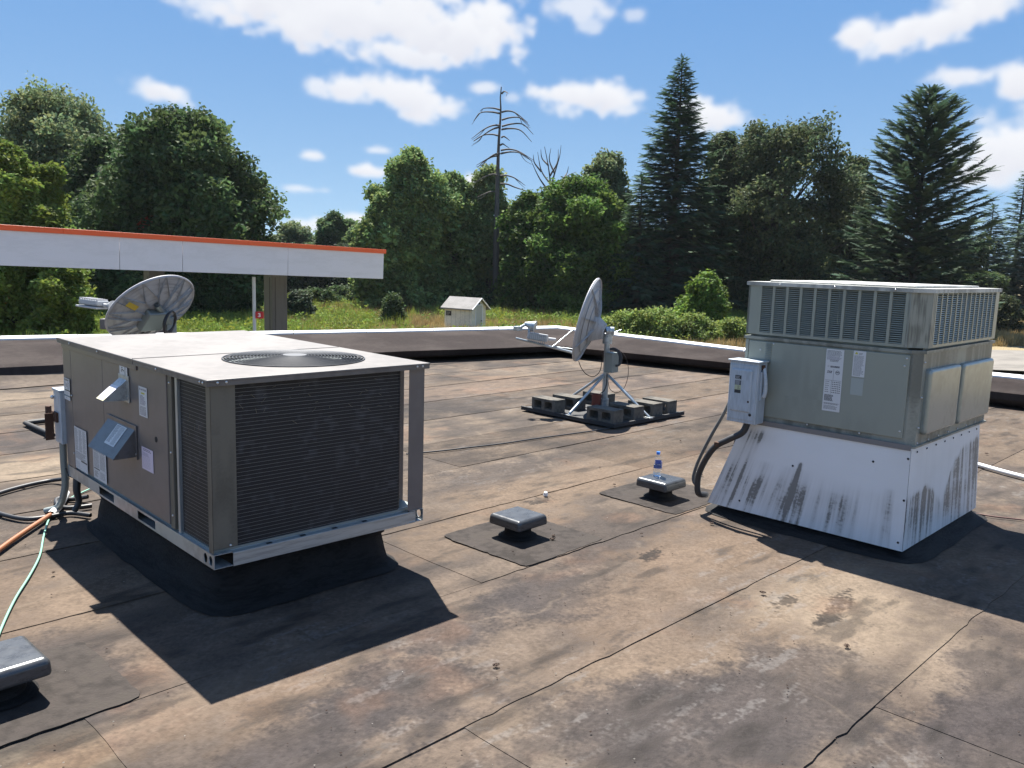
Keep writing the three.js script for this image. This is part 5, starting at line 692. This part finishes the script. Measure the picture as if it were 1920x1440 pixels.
broadleaf({ u: 915, v: 320, D: 90, w: 105, cl: 'fine', col: [0.219, 0.282, 0.121], lobes: 34, per: 60, bottom: 0.1, label: 'thin pale alder growing around the dead trunk', name: 'alder_tree', group: G });
broadleaf({ u: 985, v: 372, D: 84, w: 110, cl: 'mid', col: maple, lobes: 36, bottom: 0.02, label: 'rounded green tree at the foot of the dead trunk', group: G });
broadleaf({ u: 1075, v: 345, D: 82, w: 215, cl: 'maple', col: maple, lobes: 62, bottom: 0.02, label: 'rich green bigleaf maple behind the pole-mounted dish', name: 'maple_tree', group: G });
broadleaf({ u: 1130, v: 292, D: 97, w: 110, cl: 'fine', col: grey, lobes: 36, label: 'grey-green tree peeping over the maple beside the tallest fir', group: G });
conifer({ u: 1257, v: 116, D: 84, w: 285, col: fir, n: 270, label: 'tallest dark fir with a pointed spire', prof: (h) => Math.pow(1 - h, 0.85) * (h < 0.3 ? 0.85 + h * 0.5 : 1), group: G });
conifer({ u: 1195, v: 330, D: 80, w: 150, col: [0.066, 0.116, 0.062], n: 130, label: 'shorter fir leaning on the tallest fir', group: G });
broadleaf({ u: 1440, v: 248, D: 88, w: 285, cl: 'mid', col: [0.102, 0.132, 0.062], lobes: 64, per: 62, bottom: 0.18, limbStep: 1, shape: (h) => h < 0.3 ? 0.75 : Math.sqrt(Math.max(0.03, 1 - ((h - 0.62) / 0.42) ** 2)), label: 'wide round-topped oak with visible limbs between two firs', name: 'oak_tree', group: G });
broadleaf({ u: 1350, v: 262, D: 90, w: 110, cl: 'mid', col: [0.102, 0.132, 0.062], lobes: 30, bottom: 0.3, label: 'oak crown pressed against the tallest fir', name: 'oak_tree', group: G });
broadleaf({ u: 1590, v: 300, D: 92, w: 100, cl: 'mid', col: [0.108, 0.139, 0.062], lobes: 26, per: 50, bottom: 0.3, label: 'small oak filling the gap before the open-branched fir', name: 'oak_tree', group: G });
conifer({ u: 1712, v: 172, D: 74, w: 300, col: [0.064, 0.106, 0.061], n: 170, den: 8.5, rise: 0.3, droop: 0.24, tip: 0.12, label: 'open-branched fir with upswept limbs behind the grey unit', prof: (h) => h < 0.35 ? 0.85 : Math.pow(1 - h, 0.7) * 1.2, ss: 1.05, group: G });
conifer({ u: 1902, v: 318, D: 118, w: 120, col: [0.066, 0.113, 0.072], n: 110, label: 'distant pointed fir at the far end of the tree line', group: G });
for (const [u, v, w, l] of [[1850, 385, 130, 'distant bluish conifer below the far pointed fir'], [1925, 400, 150, 'distant bluish conifer at the end of the dry slope'], [1800, 420, 120, 'distant bluish conifer tucked behind the open-branched fir']]) conifer({ u, v, D: 108, w, col: [0.077, 0.122, 0.079], n: 110, label: l, group: G, ss: 1.1 });
// a second row closes the gaps low down
{ const far = [[450, 440], [560, 470], [660, 470], [760, 420], [850, 430], [940, 420], [1040, 430], [1160, 420], [1290, 410], [1400, 440], [1530, 450], [1640, 430], [1760, 440], [300, 430], [150, 430], [-20, 420], [-160, 400], [-290, 380], [-430, 390], [-600, 370], [2050, 430], [2200, 420]]; for (const [u, v] of far) broadleaf({ u, v, D: 104 + (u % 7), w: 175, cl: 'maple', col: [0.050, 0.074, 0.035], lobes: 24, per: 60, cs: 1.35, bottom: 0.01, label: 'dark tree in the second row behind the field-edge trees', name: 'background_tree', group: 'second row of trees' }); }
// dead snag and dead bare tree
{
  const D = 86, b = spot(934, D), s = thing('dead_conifer', 'tall dead conifer trunk with drooping bare branches', 'dead tree', [b.x, b.y, b.z]); const W = (u, v, o = 0) => atDepth(u, v, D + o).sub(b);
  part('trunk', limb([V(0, 0, 0), W(930, 480), W(932, 380), W(935, 270), W(939, 205), W(938, 185), W(940, 163)], 0.42, 0.05, 8), deadBark, s);
  const br = [[938, 206, 905, 205, 900, 209], [938, 213, 900, 213, 888, 227], [938, 235, 910, 242, 884, 260], [937, 238, 905, 255, 888, 265], [936, 255, 905, 255, 888, 264], [937, 288, 915, 298, 893, 310], [936, 292, 910, 302, 895, 314], [941, 210, 965, 212, 990, 230], [941, 225, 975, 222, 993, 236], [941, 237, 980, 234, 1000, 252], [940, 243, 975, 245, 997, 266], [940, 258, 950, 260, 956, 264], [939, 282, 970, 284, 1000, 300], [939, 288, 975, 288, 998, 302], [938, 272, 948, 274, 955, 278], [941, 175, 950, 174, 953, 175], [936, 330, 915, 330, 890, 342], [938, 330, 965, 335, 985, 348], [938, 345, 965, 352, 1000, 362], [936, 362, 915, 362, 895, 370]];
  for (const [a, c, d, e, f, g] of br) { const z = rr(-1.5, 1.5); part('branch', limb([W(a, c), W((a * 0.55 + d * 0.45), (c * 0.55 + e * 0.45) - 3, z * 0.4), W(d, e - 1, z * 0.8), W(f, g, z)], 0.11, 0.025, 5), deadBark, s); if (rnd() < 0.7) part('twig', limb([W(d, e - 1, z * 0.8), W((d + f) / 2 + rr(-3, 3), (e + g) / 2 + rr(2, 7), z), W(f + rr(-6, 2), g + rr(2, 9), z)], 0.045, 0.015, 4), deadBark, s); }
  const D2 = 95, b2 = spot(1033, D2), s2 = thing('dead_bare_tree', 'leafless dead broadleaf tree showing above the green maple', 'dead tree', [b2.x, b2.y, b2.z]), W2 = (u, v, o = 0) => atDepth(u, v, D2 + o).sub(b2);
  part('trunk', limb([V(0, 0, 0), W2(1032, 420), W2(1033, 360), W2(1030, 325), W2(1026, 300), W2(1021, 275)], 0.32, 0.03, 7), deadBark, s2);
  for (const l of [[[1033, 350], [1040, 325], [1050, 290], [1052, 272]], [[1031, 330], [1045, 305], [1047, 280]], [[1034, 352], [1055, 335], [1080, 322]], [[1032, 345], [1015, 320], [1008, 285]], [[1030, 360], [1012, 335], [995, 300]], [[1040, 325], [1030, 300], [1033, 278]], [[1015, 322], [1002, 305], [1000, 290]], [[1058, 333], [1064, 322], [1066, 312]], [[1030, 365], [1018, 350], [1012, 372]], [[1028, 310], [1016, 296], [1014, 280]]]) part('branch', limb(l.map(([u, v], i) => W2(u, v, i ? rr(-1, 1) : 0)), 0.12, 0.02, 5), deadBark, s2);
}
// shrubs at the field edge
const shrub = (u, v, D, w, col, label, o = {}) => broadleaf({ u, v, D, w, col, label, name: o.name || 'shrub', cat: 'shrub', lobes: o.lobes || 20, per: o.per || 40, cs: o.cs || 0.62, cl: o.cl || 'mid', bottom: 0.05, shape: o.shape || ((h) => Math.sqrt(Math.max(0.05, 1 - h * h * 0.9))), group: o.group });
shrub(1328, 518, 61, 112, [0.16, 0.25, 0.045], 'bright green bushy sapling beside the bramble mound', { lobes: 34, per: 60, shape: (h) => h < 0.35 ? 0.9 : Math.pow(1 - (h - 0.35) / 0.65, 0.6) });
shrub(738, 556, 64, 42, [0.075, 0.115, 0.045], 'feathery young shrub standing in the weeds near the shed', { cl: 'fine', lobes: 16, cs: 0.5 });
shrub(562, 552, 66, 52, [0.075, 0.1, 0.06], 'rounded grey-green bush beside the canopy column', {});
shrub(60, 588, 48, 130, [0.075, 0.125, 0.03], 'dark hedge bush behind the white roof edge', { lobes: 26 }); shrub(-20, 560, 50, 140, [0.045, 0.075, 0.02], 'dark bush under the bright maple', { lobes: 26 });
for (const [u, v, w, l] of [[1240, 586, 150, 'green bramble mound under the sapling'], [1180, 592, 120, 'low bramble mound next to the dish reflector'], [1310, 598, 120, 'bramble mound sloping down to the dry grass'], [1380, 605, 90, 'low weedy mound touching the grey unit']]) shrub(u, v, 56, w, [0.21, 0.27, 0.07], l, { name: 'bramble_mound', group: 'bramble mounds', cs: 0.5, cl: 'fine', lobes: 24, per: 55, shape: (h) => Math.sqrt(Math.max(0.05, 1 - h * h)) });
{ const row = [[400, 545], [455, 535], [590, 548], [640, 545], [690, 548], [790, 548], [830, 540], [960, 545], [1010, 540], [1060, 535], [1110, 545], [1160, 535], [1210, 540], [1400, 520], [1470, 520], [1540, 520], [1620, 510], [1700, 505], [1790, 510], [1850, 515], [330, 545], [240, 540], [170, 545]]; for (const [u, v] of row) shrub(u, v + rr(-8, 8), 88 + rr(-3, 3), 95, [0.08, 0.12, 0.05], 'dark undergrowth bush at the foot of the tree line', { name: 'undergrowth_bush', group: 'undergrowth along the tree line', cs: 0.95, lobes: 18, cl: 'maple' }); }
shrub(1895, 560, 74, 70, [0.085, 0.1, 0.045], 'grey-green bush on the dry slope', { cs: 0.6 });

// weeds and grass of the field
{
  const blade = (n, h, spread, lean) => { const pos = []; for (let i = 0; i < n; i++) { const a = rnd() * 6.28, r = spread * Math.sqrt(rnd()), x = Math.cos(a) * r, z = Math.sin(a) * r, l = h * rr(0.55, 1.1), b = rnd() * 6.28, k = lean * rr(0.3, 1), w = 0.028; const A = V(x - Math.cos(b) * w, 0, z - Math.sin(b) * w), B = V(x + Math.cos(b) * w, 0, z + Math.sin(b) * w), C = V(x + Math.sin(b) * k * 0.4 - Math.cos(b) * w * 0.7, l * 0.6, z - Math.cos(b) * k * 0.4), Dd = V(x + Math.sin(b) * k * 0.4 + Math.cos(b) * w * 0.7, l * 0.6, z - Math.cos(b) * k * 0.4), E = V(x + Math.sin(b) * k, l, z - Math.cos(b) * k); for (const p of [A, B, Dd, A, Dd, C, C, Dd, E]) pos.push(p.x, p.y, p.z); } const g = new THREE.BufferGeometry(); g.setAttribute('position', new THREE.Float32BufferAttribute(pos, 3)); g.computeVertexNormals(); return g; };
  const tuft = blade(16, 0.7, 0.45, 0.3), weed = leafCluster(18, 0.17, 0.34), grass = [], weeds = [];
  for (let i = 0; i < 52000; i++) {
    const D = Math.sqrt(rr(40 * 40, 100 * 100)), u = rr(-120, 2040), p = atDepth(u, 500, D); p.y = fieldY(p.x, p.z) - 0.04; const k = fbm(p.x * 0.09, p.z * 0.09, 3, 801), q = fbm(p.x * 0.4, p.z * 0.4, 3, 805);
    const right = sst(1560, 1800, u); let dry = clamp(sst(0.45, 0.62, 0.6 * k + 0.4 * q) * 0.8 + sst(74, 58, D) * 0.6 * sst(380, 700, u) + right * 0.95); if (right > 0.4 && D < 62) continue; if (Math.abs(u - 872) < 62 && Math.abs(D - 63) < 2.2) continue;
    const isDry = rnd() < dry; const c = isDry ? tone([0.36, 0.27, 0.12], 0.25, 0.1) : tone([0.22, 0.28, 0.055], 0.3, 0.2);
    if (!isDry && rnd() < 0.55) weeds.push([p.clone().setY(p.y + rr(0.1, 0.9)), rq(), rr(0.8, 1.7), c]); else grass.push([p, new THREE.Quaternion().setFromAxisAngle(V(0, 1, 0), rnd() * 6.28), V(rr(0.8, 1.4), isDry ? rr(0.6, 1.4) : rr(0.9, 2.0), rr(0.8, 1.4)), c]);
  }
  tag(instanced('meadow_grass', tuft, leafMat(0.85, 0.3), grass, scene), 'green and dry meadow grass covering the field', null, null, 'stuff'); tag(instanced('field_weeds', weed, LM, weeds, scene), 'leafy green weeds growing through the field grass', null, null, 'stuff');
  const dock = []; for (let i = 0; i < 420; i++) { const u = rr(1150, 1330) + (rnd() < 0.5 ? -rr(0, 700) : 0), D = rr(72, 84), p = atDepth(u, 500, D); p.y = fieldY(p.x, p.z); dock.push([p, rq(), V(0.5, rr(1.4, 2.4), 0.5), tone([0.09, 0.045, 0.025], 0.3)]); } tag(instanced('dry_dock_stalks', tuft, leafMat(0.9, 0.1), dock, scene), 'rust-brown dry seed stalks along the tree line', null, null, 'stuff');
}
// thin summer haze
scene.fog = new THREE.FogExp2(new THREE.Color(0.82, 0.9, 1), 0.0001);
renderer.render(scene, camera);
